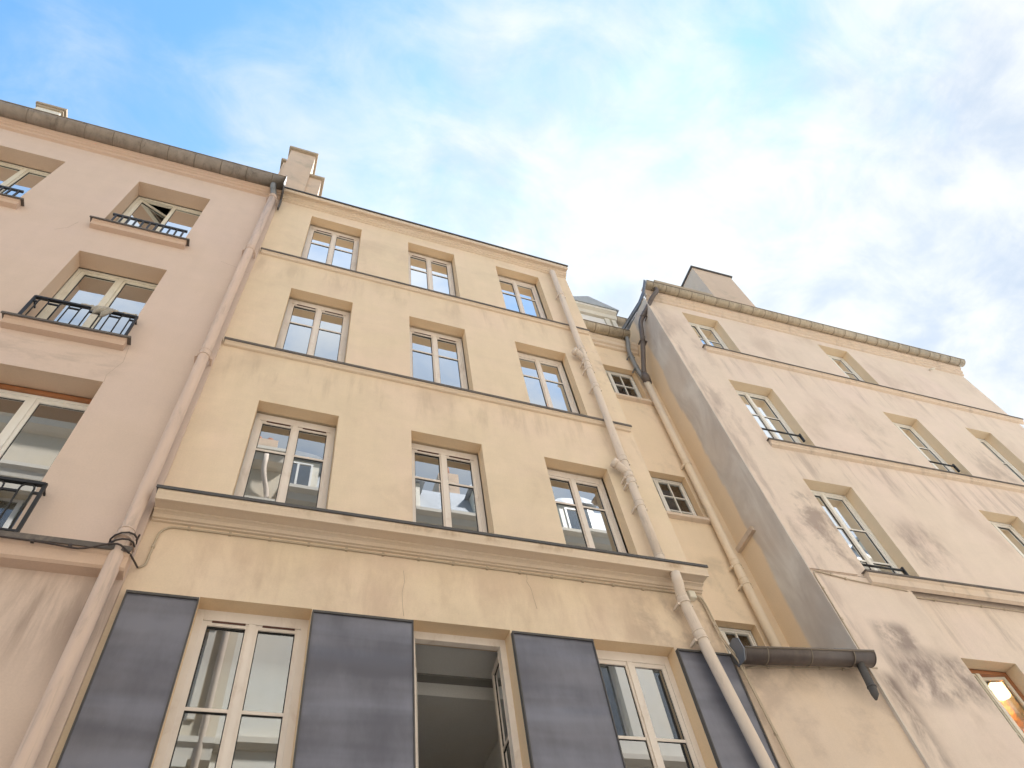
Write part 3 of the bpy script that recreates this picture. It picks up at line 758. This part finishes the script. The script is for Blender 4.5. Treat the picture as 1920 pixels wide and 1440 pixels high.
# cloth tied round the balconet rail
cl = empty('cloth', (-0.2 * S - 1.35, 0.992 * S - 0.085, 9.93), 0, 'grey cloth wound along the black balconet rail of the pink house', 'cloth')
m = MB(); random.seed(3)
pts = []; rs = []
for i in range(26):
    t = i / 25; pts.append((-0.28 + 0.62 * t, random.uniform(-.006, .006), 0.004 + random.uniform(-.006, .006))); rs.append(0.024 + 0.010 * math.sin(i * 1.7) * random.random() + (0.006 if 6 < i < 16 else 0))
m.tube(pts, rs, 10)
for k, (x, dz, rr) in enumerate(((0.0, -0.12, .034), (-0.05, -0.16, .03), (0.04, -0.20, .028), (-0.09, -0.10, .024))):
    m.tube([(x + 0.03, -0.02, 0.0), (x, -0.035, dz * 0.4), (x - 0.03, -0.03, dz * 0.75), (x - 0.05, -0.015, dz)], [rr * 0.9, rr * 1.25, rr * 1.15, rr * 0.3], 9)
m.build('wrapped_cloth', 'cloth_grey', cl)

# ================================================================== recessed building behind the gap
NBX, NBY = 0.9 * S, 1.13 * S
NB = empty('recessed_building', (NBX, NBY, 0), 0, 'narrow yellow house set back in the gap, with small barred-pane windows and a zinc dormer', 'building')
nw = [(0.57, 1.27, 11.90, 12.965), (0.57, 1.235, 8.87, 9.83), (0.60, 1.205, 6.0, 7.005)]
wall(MB(), -0.6, 1.72, 0, 13.95, nw, depth=0.3, rev=0.11).build('wall', 'recess_render', NB)
m = MB(); m.box(-0.6, 1.72, 4.0, 4.2, 0, 13.95); m.build('back_wall', 'recess_render', NB)
for k, q in enumerate(nw): window(NB, *q, 0.12, rv='reveal_yellow', rows=(0.38, 0.76), cols=2, colsL=1, split=0.28, mt='frame_white', gl='pane_plain', fw=0.025, fd=0.05, st=0.03, bar=0.018, cover=False)
interior(NB, -0.55, 1.70, 0.32, 3.9, (0.3, 5.3, 8.2, 11.2, 13.85), ())
for q in nw:
    m = MB(); m.box(q[0] + 0.01, q[1] - 0.01, 0.185, 0.195, q[2] + 0.01, q[3] - 0.01); m.build('blind', 'blind_brown', NB)
for (a, b, z) in ((0.30, 1.40, 11.90), (0.30, 1.42, 8.87)):
    m = MB(); m.ext_x([(0.1, z), (-0.07, z - 0.015), (-0.07, z - 0.07), (0.0, z - 0.09)], a, b); m.build('window_sill', 'trim_rose', NB, 0.006)
m = MB(); m.ext_x([(0, 13.95), (-0.13, 13.95), (-0.13, 13.86), (-0.10, 13.83), (-0.09, 13.74), (-0.05, 13.72), (-0.045, 13.66), (0, 13.65)], -0.5, 1.56); m.build('cornice', 'trim_yellow', NB)
half_gutter(NB, -0.5, 1.36, -0.19, 14.06, 0.12, 'gutter_old', 6)
m = MB(); m.ext_x([(-0.05, 14.06), (0.55, 15.5), (2.2, 16.2), (4.2, 14.2), (4.2, 13.96), (0.0, 13.96)], -0.6, 1.72); m.build('roof', 'slate', NB)
# dormer
DY = 0.12
dm = MB(); dm.box(0.36, 1.50, DY, 1.3, 14.1, 15.46); do = dm.build('dormer', 'cream_render', NB)
m = MB(); m.box(0.42, 1.20, DY - 0.05, DY - 0.002, 14.2, 15.16); m.build('dormer_window', 'frame_white', do)
for a, b in ((1.22, 1.33), (1.39, 1.49)):
    m = MB(); m.box(a, b, DY - 0.07, DY - 0.002, 14.1, 15.2); m.build('pilaster', 'cream_render', do)
m = MB(); m.ext_x([(DY - 0.002, 15.20), (DY - 0.09, 15.22), (DY - 0.11, 15.34), (DY - 0.18, 15.39), (DY - 0.18, 15.47), (DY - 0.002, 15.47)], 0.30, 1.53); m.build('dormer_cornice', 'cream_render', do)
m = MB(); m.ext_y([(0.26, 15.48), (1.60, 15.48), (1.60, 15.51), (0.93, 15.86), (0.26, 15.51)], DY - 0.20, 1.5); m.build('pediment', 'zinc_mid', do)
# higher gutter and pot further back
half_gutter(NB, 1.62, 2.05, 0.30, 15.72, 0.13, 'gutter_old', 2)
m = MB(); m.box(1.66, 2.0, 0.44, 0.7, 14.1, 15.55); m.build('upper_wall', 'cream_render', NB)
m = MB(); m.tube([(1.55, 0.42, 15.2), (1.55, 0.42, 15.86)], [0.075, 0.07], 12); m.build('chimney_pot', 'terracotta', NB)
# pale painted drainpipe in the corner and zinc feeder
pipe(NB, [(1.315, -0.12, 12.40), (1.32, -0.09, 10.0), (1.285, -0.09, 7.7), (1.27, -0.09, 5.2)], 0.060, 'pipe_sand',
     [(1.32, -0.09, 10.08, (0, 0, 1)), (1.29, -0.09, 7.95, (0, 0, 1)), (1.285, -0.09, 7.62, (0, 0, 1))])
pipe(NB, bend([(1.30, -0.19, 13.95), (1.30, -0.18, 13.82), (1.29, -0.09, 13.60), (1.275, -0.09, 13.2), (1.28, -0.09, 12.80), (1.31, -0.11, 12.50)], 3), 0.045, 'zinc',
     [(1.285, -0.09, 13.42, (0, 0, 1)), (1.277, -0.09, 12.95, (0, 0, 1))])

# ================================================================== rose building (right)
RA = -0.014
RB = empty('rose_building', (1.198 * S, 0.965 * S, 0), RA, 'weathered rose-beige house with a long zinc gutter and grime-stained walls', 'building')
rops = [(0.80, 1.655, 12.82, 14.31), (4.205, 5.0, 12.82, 14.335), (0.82, 1.75, 9.98, 11.77), (4.27, 5.105, 9.98, 11.815), (6.385, 7.06, 9.98, 11.905),
        (0.96, 1.85, 7.27, 9.118), (4.36, 5.205, 7.27, 9.125)]
WR = 8.50
_TR = [(12.0, 0.0), (12.81, -0.010), (13.4, 0.0)]
mw = wall(MB(), 0, WR, 7.2, 14.54, rops, depth=0.36, rev=0.175); mw.box(0.40, WR, 0.0, 0.36, 14.5405, 14.95); mw.build('wall', 'rose_render', RB)
lops = [(1.50, 2.49, 3.6, 6.16)]
wall(MB(), 1.502, WR, 0, 7.198, [(1.503, 2.49, 3.6, 6.16)], y=0.09, depth=0.3, rev=0.17).build('lower_wall', 'rose_render', RB)
m = MB(); m.box(0.0, 1.50, 0, 0.45, 0, 7.198); m.build('pier', 'rose_render', RB, 0.006)
m = MB(); m.box(0.0, 0.74, -0.022, 0.0, 7.21, 12.7); m.build('pilaster', 'rose_render', RB, 0.004)
# left return wall: bare cement at the front, yellow paint behind
m = MB(); m.box(-0.016, -0.001, -0.021, 2.6, 5.6, 14.55); m.ext_z([(-0.016, -0.021), (-0.001, -0.021), (-0.001, 2.6), (-0.016, 2.6)], 0.0, 5.598)
m.build('return_wall', 'pier_cement', RB)
m = MB(); m.box(0.0, 0.3, 0.46, 5.9, 0, 14.5); m.box(WR - 0.3, WR - 0.001, 0.40, 5.9, 0, 14.9); m.box(0.0, WR, 5.905, 6.2, 0, 14.9); m.build('side_wall', 'rose_render', RB)
m = MB(); m.box(-0.075, -0.0165, 0.42, 0.90, 8.28, 8.36); m.build('side_ledge', 'trim_rose', RB)
for zt, x0, x1, mitre in ((12.82, 0.70, 8.66, True), (9.98, 0.72, 8.66, False), (7.27, 0.84, 8.66, False)):
    s = MB(); h = 0.14 if zt > 8 else 0.2
    s.ext_x([(0.0, zt - 0.01), (-0.075, zt - 0.02), (-0.075, zt - 0.07), (-0.055, zt - 0.085), (-0.05, zt - h + 0.02), (0, zt - h)], x0 + 0.03, x1 - 0.03)
    WARP = (lambda x, z: 0.011 * (x - 3.0)) if 9 < zt < 11 else ((lambda x, z: -0.010 * (x - 3.0)) if zt > 12 else None)
    so = s.build('string_course', 'trim_rose', RB)
    z = MB(); z.ext_x([(0.17, zt), (-0.088, zt - 0.012), (-0.09, zt - 0.045), (-0.080, zt - 0.045), (-0.078, zt - 0.018), (0.17, zt - 0.008)], x0, x1); z.build('drip_edge', 'drip_edge', so)
    WARP = None
m = MB(); m.ext_x([(0, 14.95), (-0.14, 14.95), (-0.14, 14.86), (-0.115, 14.84), (-0.105, 14.74), (-0.07, 14.72), (-0.065, 14.63), (-0.035, 14.615), (-0.032, 14.545), (0, 14.535)], 0.05, WR + 0.04)
m.build('cornice', 'trim_rose', RB)
half_gutter(RB, 0.03, 8.60, -0.185, 14.865, 0.098, 'gutter_old', 28)
m = MB(); m.ext_x([(0.03, 14.60), (1.0, 14.78), (3.2, 15.2), (6.3, 14.6), (6.3, 14.55), (0.03, 14.55)], 0.0, 0.36); m.ext_x([(-0.06, 14.96), (3.2, 15.5), (6.3, 14.96), (6.3, 14.951), (-0.06, 14.951)], 0.361, WR); m.build('roof', 'slate', RB)
# zinc verge of the roof on the left, following the slope
m = MB()
vp = [(-0.29, 14.83), (-0.10, 14.66), (0.13, 14.63), (0.94, 14.85), (3.2, 15.35)]
vp2 = [(y, z - 0.09) for y, z in vp]
m.ext_x(vp + vp2[::-1], -0.045, -0.017); m.ext_x([(y, z + 0.012) for y, z in vp] + [(y, z) for y, z in vp[::-1]], -0.05, -0.001)
m.build('verge', 'zinc_blue', RB)
m = MB(); m.box(0.86, 2.33, 0.18, 0.42, 14.9, 16.03); pa_ = m.build('parapet', 'rose_render', RB)
m = MB(); m.box(0.83, 2.37, 0.15, 0.45, 16.032, 16.19); m.build('coping', 'stone_coping', pa_)
m = MB(); m.box(2.80, 3.98, 0.40, 2.0, 15.0, 18.45); co_ = m.build('chimney', 'chimney_render', RB)
m = MB(); m.box(2.76, 4.03, 0.36, 2.04, 18.452, 18.50); m.build('coping', 'zinc_dark', co_)
kw = dict(rv='reveal_rose', mt='frame_white', fw=0.05, st=0.04)
window(RB, *rops[0], 0.18, rows=(0.42,), **kw)
window(RB, *rops[1], 0.18, rows=(0.42,), angL=R(14), label='window with its left sash ajar', **kw)
window(RB, *rops[2], 0.18, rows=(0.38, 0.80), **kw)
window(RB, *rops[3], 0.18, rows=(0.38, 0.80), **kw)
window(RB, *rops[4], 0.18, rows=(0.38, 0.80), **kw)
window(RB, *rops[5], 0.18, rows=(0.40, 0.78), **kw)
window(RB, *rops[6], 0.18, rows=(0.40, 0.78), **kw)
window(RB, 1.503, 2.49, 3.6, 6.16, 0.27, rv='reveal_rose', rvd=0.09, rows=(0.3, 0.62), mt='frame_cream', fm='frame_brown', gl='pane_plain', fw=0.05, angL=R(0), angR=R(9), label='cream window with a sash ajar and an added warm lamp inside')
interior(RB, 0.31, WR - 0.31, 0.47, 5.85, (0.3, 3.2, 6.75, 9.6, 12.4, 14.6), (3.0, 5.8))
for (a, b, z) in ((0.83, 1.62, 10.36), (4.28, 4.90, 10.37), (0.97, 1.68, 7.46)):
    m = MB(); m.tube([(a, 0.03, z), (b, 0.03, z)], 0.016, 8); m.box(b - 0.012, b + 0.012, 0.01, 0.05, z - 0.14, z + 0.05); m.build('guard_bar', 'iron_black', RB)
e = empty('pendant_lamp', (1.198 * S + 2.72, 0.965 * S + 0.58, 6.18), 0, 'added globe lamp giving the lowest window of the rose house its warm glow', 'lamp', 'pendant lamps inside the rooms')  # lamp added to imitate the warm reflection in this pane
m = MB(); m.tube([(0, 0, -0.12), (0, 0, -0.10), (0, 0, -0.05), (0, 0, 0), (0, 0, 0.06), (0, 0, 0.11), (0, 0, 0.125)], [0.01, 0.07, 0.12, 0.13, 0.115, 0.06, 0.02], 16); m.build('bulb', 'bulb_glow', e)
m = MB(); m.tube([(0, 0, 0.126), (0, 0, 0.47)], 0.006, 6); m.build('cord', 'iron_black', e)
m = MB(); n = 12
for i in range(n):
    x0, x1 = 2.36 + 0.56 * i / n, 2.36 + 0.56 * (i + 1) / n
    m.quad((x0, 0.80 + 0.02 * math.sin(i * 1.9), 3.7), (x1, 0.80 + 0.02 * math.sin(i * 1.9 + 1.9), 3.7), (x1, 0.80 + 0.02 * math.sin(i * 1.9 + 1.9), 6.3), (x0, 0.80 + 0.02 * math.sin(i * 1.9), 6.3))
o = m.build('curtain', 'curtain_orange', RB); o.modifiers.new('thickness', 'SOLIDIFY').thickness = 0.004; o['label'] = 'orange curtain added to warm the lowest pane'  # orange sheet added behind the glass to stand in for its warm reflection
# dark zinc drainpipe from the gutter round the corner to the pale pipe
pipe(RB, bend([(0.25, -0.185, 14.78), (0.25, -0.19, 14.64), (0.14, -0.14, 14.50), (-0.16, 0.27, 13.95), (-0.19, 0.33, 13.62), (-0.215, 0.45, 13.3), (-0.265, 0.70, 12.72), (-0.27, 0.73, 12.55)], 4), 0.048, 'gutter_black',
     [(-0.08, 0.16, 14.10, (-0.30, 0.41, -0.55)), (-0.20, 0.39, 13.44, (-.025, 0.12, -0.32))])
m = MB(); m.tube([(-0.265, 0.73, 12.66), (-0.265, 0.73, 12.56), (-0.262, 0.74, 12.36)], [0.06, 0.085, 0.07], 14); m.build('pipe_collector', 'gutter_black', RB)
m = MB(); m.tube([(7.35, -0.02, 14.36), (7.35, -0.07, 14.33), (7.42, -0.10, 14.33)], 0.022, 8); m.build('bracket', 'frame_cream', RB)

# ================================================================== low infill wall with its gutter
IA = math.atan2(5.115 - 5.3, 6.5 - 4.79)
IW = empty('infill_wall', (4.79, 5.3, 0), IA, 'low rose-beige wall closing the gap, with a dark gutter and short zinc spout along its top', 'wall')
m = MB(); m.box(0.0, 1.72, 0, 0.3, 0, 5.80); m.ext_x([(0.0, 5.802), (-0.09, 5.83), (-0.09, 5.855), (0.3, 5.855), (0.3, 5.802)], 0.03, 1.56); m.build('wall', 'infill_render', IW)
m = MB(); m.ext_x([(0.0, 5.852), (-0.10, 5.852), (-0.10, 5.885), (1.6, 6.3), (1.6, 6.27), (0.3, 5.852)], 0.05, 1.55); m.build('roof', 'zinc', IW)
go = half_gutter(IW, 0.0, 1.53, -0.15, 5.85, 0.105, 'gutter_black', 3)
m = MB(); m.tube([(1.36, -0.155, 5.77), (1.345, -0.155, 5.60), (1.325, -0.16, 5.46), (1.312, -0.165, 5.40), (1.300, -0.15, 5.345)], [0.042, 0.042, 0.042, 0.040, 0.012], 14); m.tube([(1.327, -0.16, 5.475), (1.330, -0.16, 5.49)], 0.048, 14)
m.build('spout', 'zinc_dark', IW)
m = MB(); m.ext_x([(-0.26, 5.83), (-0.24, 5.97), (-0.16, 6.03), (-0.05, 6.02), (0.0, 5.86), (-0.05, 5.76), (-0.2, 5.74)], -0.02, -0.008); m.build('flashing', 'zinc_blue', IW)
m = MB(); m.ext_x([(-0.05, 5.92), (-0.02, 6.05), (0.0, 6.05), (0.0, 5.90)], 1.28, 1.50); m.build('corner_flashing', 'zinc_blue', IW)

# ================================================================== cables along the facades
def cable(name, pts, r, mt, label, group, clips=(), loops=()):
    P = [Vector(q) for q in pts]; o = empty(name, P[0], 0, label, 'cable', group)
    m = MB(); m.tube([q - P[0] for q in bend(P, 3)], r, 6)
    for lp in loops: m.tube([Vector(q) - P[0] for q in lp], r, 6)
    m.build('cable_run', mt, o)
    if clips:
        c = MB(); c.box(-0.012, 0.012, -r - 0.004, r + 0.004, -r * 1.6, r * 1.6)
        c0 = c.build('cable_clip', mt, o)
        for k, q in enumerate(clips):
            cc = c0
            if k: cc = c0.copy(); C.objects.link(cc)
            cc.location = Vector(q) - P[0]
YX, PY = -0.2 * S, 0.992 * S
pts = [(YX - 5, PY - 0.165, 6.13), (YX - 0.97, PY - 0.165, 6.15), (YX - 0.6, PY - 0.165, 6.14), (YX - 0.36, PY - 0.17, 6.11), (YX - 0.20, PY - 0.19, 6.18), (YX - 0.10, PY - 0.20, 6.20), (YX + 0.0, PY - 0.14, 6.15), (YX + 0.06, S - 0.02, 6.16)]
ring = [(YX - 0.10 + 0.10 * math.cos(t), PY - 0.10 - 0.11 * math.sin(t), 6.22 + 0.05 * math.cos(t) + 0.012 * t) for t in [k * 0.5 for k in range(26)]]
cable('cable', pts, 0.0085, 'cable_dark', 'dark cable slung along the pink house ledge and looped round its drainpipe', 'wall cables',
      [(YX - q, PY - 0.165, 6.14) for q in (0.45, 0.72, 0.98, 1.3, 1.7, 2.2)], [ring])
pts = [(YX + 0.06, S - 0.012, 6.165), (YX + 0.11, S - 0.012, 6.20), (YX + 0.115, S - 0.012, 6.45), (YX + 0.12, S - 0.012, 6.60), (YX + 0.19, S - 0.012, 6.675), (YX + 0.6, S - 0.012, 6.68), (YX + 3, S - 0.012, 6.685), (YX + 5.35, S - 0.012, 6.69), (YX + 5.58, S - 0.03, 6.67)]
cable('cable', pts, 0.010, 'cable_beige', 'beige cable clipped under the deep ledge of the yellow house', 'wall cables',
      [(YX + 0.35 + 0.36 * k, S - 0.012, 6.682) for k in range(14)] + [(YX + 0.115, S - 0.012, 6.42)])
for dx, lb in ((0.0, 'left strand of the beige cables running down from the junction box'), (0.028, 'right strand of the beige cables running down from the junction box')):
    pts = [(YX + 5.65 + dx, S - 0.04, 6.66), (YX + 5.71 + dx, S - 0.03, 6.66), (YX + 5.75 + dx, S - 0.02, 6.58), (YX + 5.775 + dx, S - 0.03, 6.1), (YX + 5.79 + dx, S - 0.085, 5.9), (YX + 5.83 + dx, S - 0.085, 5.78), (YX + 5.865 + dx * .5, S - 0.05, 5.66), (YX + 5.90 + dx * .5, S - 0.05, 5.2), (YX + 5.95 + dx * .5, S - 0.05, 4.5), (YX + 6.0 + dx * .5, S - 0.05, 3.0)]
    cable('cable', pts, 0.010, 'cable_beige', lb, 'wall cables', [(YX + 5.772, S - 0.02, 6.3), (YX + 5.915, S - 0.05, 5.05), (YX + 5.945, S - 0.05, 4.62)] if dx == 0 else ())
def lw(x, y, z):        # infill-wall frame to world
    return (4.79 + x * math.cos(IA) - y * math.sin(IA), 5.3 + x * math.sin(IA) + y * math.cos(IA), z)
cable('cable', [lw(0.06, -0.015, 5.765), lw(0.2, -0.012, 5.800), lw(0.7, -0.012, 5.790), lw(1.2, -0.012, 5.805), lw(1.69, -0.012, 5.82)], 0.009, 'cable_beige', 'beige cable clipped beneath the dark gutter of the low wall', 'wall cables',
      [lw(q, -0.012, 5.797) for q in (0.35, 0.65, 0.97, 1.25)])
def rw(x, y, z):
    return (1.198 * S + x * math.cos(RA) - y * math.sin(RA), 0.965 * S + x * math.sin(RA) + y * math.cos(RA), z)
cable('cable', [rw(0.03, -0.012, 5.95), rw(0.02, -0.012, 6.05), rw(0.03, -0.012, 6.6), rw(0.03, -0.012, 7.08), rw(0.045, -0.012, 7.16), rw(0.10, -0.012, 7.18), rw(0.6, -0.012, 7.10), rw(1.1, -0.012, 7.07), rw(1.42, -0.012, 7.05), rw(1.52, 0.07, 7.04), rw(3.5, 0.075, 7.04), rw(8.4, 0.075, 7.04)], 0.009, 'cable_beige',
      'brown cable running up the rose house pier and under its lowest string course', 'wall cables', [rw(0.03, -0.012, 6.45), rw(0.03, -0.012, 6.9), rw(0.3, -0.012, 7.15), rw(0.5, -0.012, 7.115)] + [rw(1.9 + 0.4 * k, 0.075, 7.04) for k in range(8)])

# ================================================================== house across the street (behind the viewer, seen mirrored in the panes)
OB = empty('facing_building', (4.0, -3.2, 0), math.pi, 'cream house across the street with mansard dormers, mirrored in the middle panes', 'building')
oo = []
for k in range(-8, 9):
    for z0, z1 in ((4.3, 6.3), (7.4, 9.5), (10.5, 12.6), (13.3, 15.0)):
        oo.append((k * 2.2 - 0.5, k * 2.2 + 0.5, z0, z1))
oo = [q for q in oo if q[1] < 4.0]
wall(MB(), -19, 4.1, 0, OBZ, oo, depth=0.3).build('wall', 'cream_render', OB)
for a, b, c, d in oo:
    fr = MB(); gl = MB()
    fr.box(a, a + 0.06, 0.18, 0.24, c, d); fr.box(b - 0.06, b, 0.18, 0.24, c, d); fr.box((a + b) / 2 - 0.05, (a + b) / 2 + 0.05, 0.17, 0.24, c, d)
    fr.box(a + 0.06, b - 0.06, 0.18, 0.24, d - 0.07, d); fr.box(a + 0.06, b - 0.06, 0.18, 0.24, c, c + 0.08)
    gl.box(a + 0.06, b - 0.06, 0.21, 0.215, c + 0.08, d - 0.07)
    gl.build('glass_pane', 'pane', fr.build('window', 'frame_white', OB))
m = MB(); m.ext_x([(0, OBZ), (-0.45, OBZ), (-0.45, OBZ - .12), (-0.32, OBZ - .2), (-0.28, OBZ - .42), (-0.12, OBZ - .5), (-0.10, OBZ - .8), (0, OBZ - .82)], -19.2, 4.09)
for z in (10.0, 6.9): m.ext_x([(0, z), (-0.14, z), (-0.14, z - 0.12), (-0.06, z - 0.2), (0, z - 0.22)], -19.1, 4.09)
m.build('cornice', 'facing_trim', OB)
m = MB(); m.ext_x([(-0.1, OBZ + .01), (0.55, OBZ + 1.9), (2.5, OBZ + 2.5), (6, OBZ + 1.2), (6, OBZ + .01)], -19, 4.09); m.build('roof', 'zinc_pale', OB)
m = MB(); m.box(-19, 4.09, 0.32, 6, 0.01, OBZ - .02); m.build('interior', 'room_dark', OB)
for x in (-7.7, -3.3, 1.1):
    m = MB(); m.tube([(x + 0.12, -0.1, 0.1), (x + 0.12, -0.1, OBZ - 0.9)], 0.07, 10); m.tube([(x - 0.14, -0.08, 0.1), (x - 0.14, -0.08, OBZ - 4)], 0.05, 10)
    m.build('drainpipe', 'frame_white', OB)
for k in range(-6, 2):
    x = k * 2.9 + 0.6
    m = MB(); m.box(x - 0.6, x + 0.6, -0.02, 1.2, OBZ + .02, OBZ + 1.5); d = m.build('dormer', 'frame_cream', OB)
    m = MB(); top = [(x + 0.75 * math.cos(t), OBZ + 1.52 + 0.28 * math.sin(t)) for t in [math.pi * q / 10 for q in range(11)]]
    m.ext_y(top, -0.12, 1.3); m.build('dormer_roof', 'zinc_pale', d)
    m = MB(); m.box(x - 0.36, x + 0.36, -0.035, -0.021, OBZ + .15, OBZ + 1.32); m.build('dormer_glass', 'pane', d)
    m = MB()
    for a, b, c_, e_ in ((-0.42, -0.36, .1, 1.38), (0.36, 0.42, .1, 1.38), (-0.03, 0.03, .15, 1.32)): m.box(x + a, x + b, -0.06, -0.022, OBZ + c_, OBZ + e_)
    m.box(x - 0.36, x + 0.36, -0.06, -0.022, OBZ + 1.32, OBZ + 1.38); m.build('dormer_frame', 'frame_white', d)
for x in (-9.5, -1.3):
    m = MB(); m.box(x - 0.35, x + 0.35, 1.0, 2.6, OBZ + 1, OBZ + 3.4); c_ = m.build('chimney', 'chimney_render', OB)
    for j in range(4):
        m = MB(); m.tube([(x, 1.2 + 0.4 * j, OBZ + 3.4), (x, 1.2 + 0.4 * j, OBZ + 3.85)], [0.12, 0.10], 10); m.build('chimney_pot', 'terracotta', c_)

TB = empty('facing_building', (-0.1, -3.2, 0), math.pi, 'taller honey-coloured house across the street with deep cornices, mirrored in the left panes', 'building')
tz = 18.3; oo = [(k * 2.2 + 0.6, k * 2.2 + 1.65, z0, z1) for k in range(7) for z0, z1 in ((4.0, 6.2), (7.2, 9.4), (10.4, 12.6), (13.6, 15.6))]
wall(MB(), 0.0, 16, 0, tz, oo, depth=0.3).build('wall', 'facing_render', TB)
for a, b, c, d in oo:
    m = MB(); m.box(a, a + 0.06, 0.18, 0.24, c, d); m.box(b - 0.06, b, 0.18, 0.24, c, d); m.box((a + b) / 2 - 0.05, (a + b) / 2 + 0.05, 0.17, 0.24, c, d)
    m.box(a + 0.06, b - 0.06, 0.18, 0.24, d - 0.07, d); m.box(a + 0.06, b - 0.06, 0.18, 0.24, c, c + 0.08); wn = m.build('window', 'frame_white', TB)
    m = MB(); m.box(a + 0.06, b - 0.06, 0.21, 0.215, c + 0.08, d - 0.07); m.build('glass_pane', 'pane', wn)
    m = MB(); m.box(a - 0.14, a, -0.05, 0.0, c, d); m.box(b, b + 0.14, -0.05, 0.0, c, d); m.box(a - 0.2, b + 0.2, -0.14, 0.0, d + 0.01, d + 0.2); m.build('surround', 'facing_trim', wn)
for z, q in ((tz, 1.0), (16.4, 0.6), (13.2, 0.35), (10.0, 0.35), (6.8, 0.35)):
    m = MB(); m.ext_x([(0, z), (-0.45 * q, z), (-0.45 * q, z - 0.12), (-0.32 * q, z - 0.2), (-0.28 * q, z - 0.42), (-0.12 * q, z - 0.5), (0, z - 0.52)], 0.0, 16.1); m.build('cornice', 'facing_trim', TB)
m = MB(); m.ext_x([(-0.1, tz + 0.01), (0.5, tz + 0.8), (3, tz + 1.2), (6, tz + 0.5), (6, tz + 0.01)], 0.0, 16); m.build('roof', 'zinc_pale', TB)
m = MB(); m.box(0.01, 16, 0.32, 6, 0.01, tz - 0.02); m.build('interior', 'room_dark', TB)
for x in (0.9, 6.0):
    m = MB(); m.box(x - 0.6, x + 0.6, 0.6, 1.3, tz + 0.3, tz + 1.6); c_ = m.build('chimney', 'chimney_render', TB)
    for j in range(3):
        m = MB(); m.tube([(x - 0.35 + 0.35 * j, 0.95, tz + 1.6), (x - 0.35 + 0.35 * j, 0.95, tz + 2.0)], [0.12, 0.10], 10); m.build('chimney_pot', 'terracotta', c_)
m = MB(); m.tube(bend([(0.5, -0.35, tz - 0.2), (0.5, -0.30, tz - 0.9), (0.25, -0.1, tz - 1.6), (0.25, -0.1, 0.2)], 4), 0.07, 12); m.build('drainpipe', 'pipe_cream', TB)
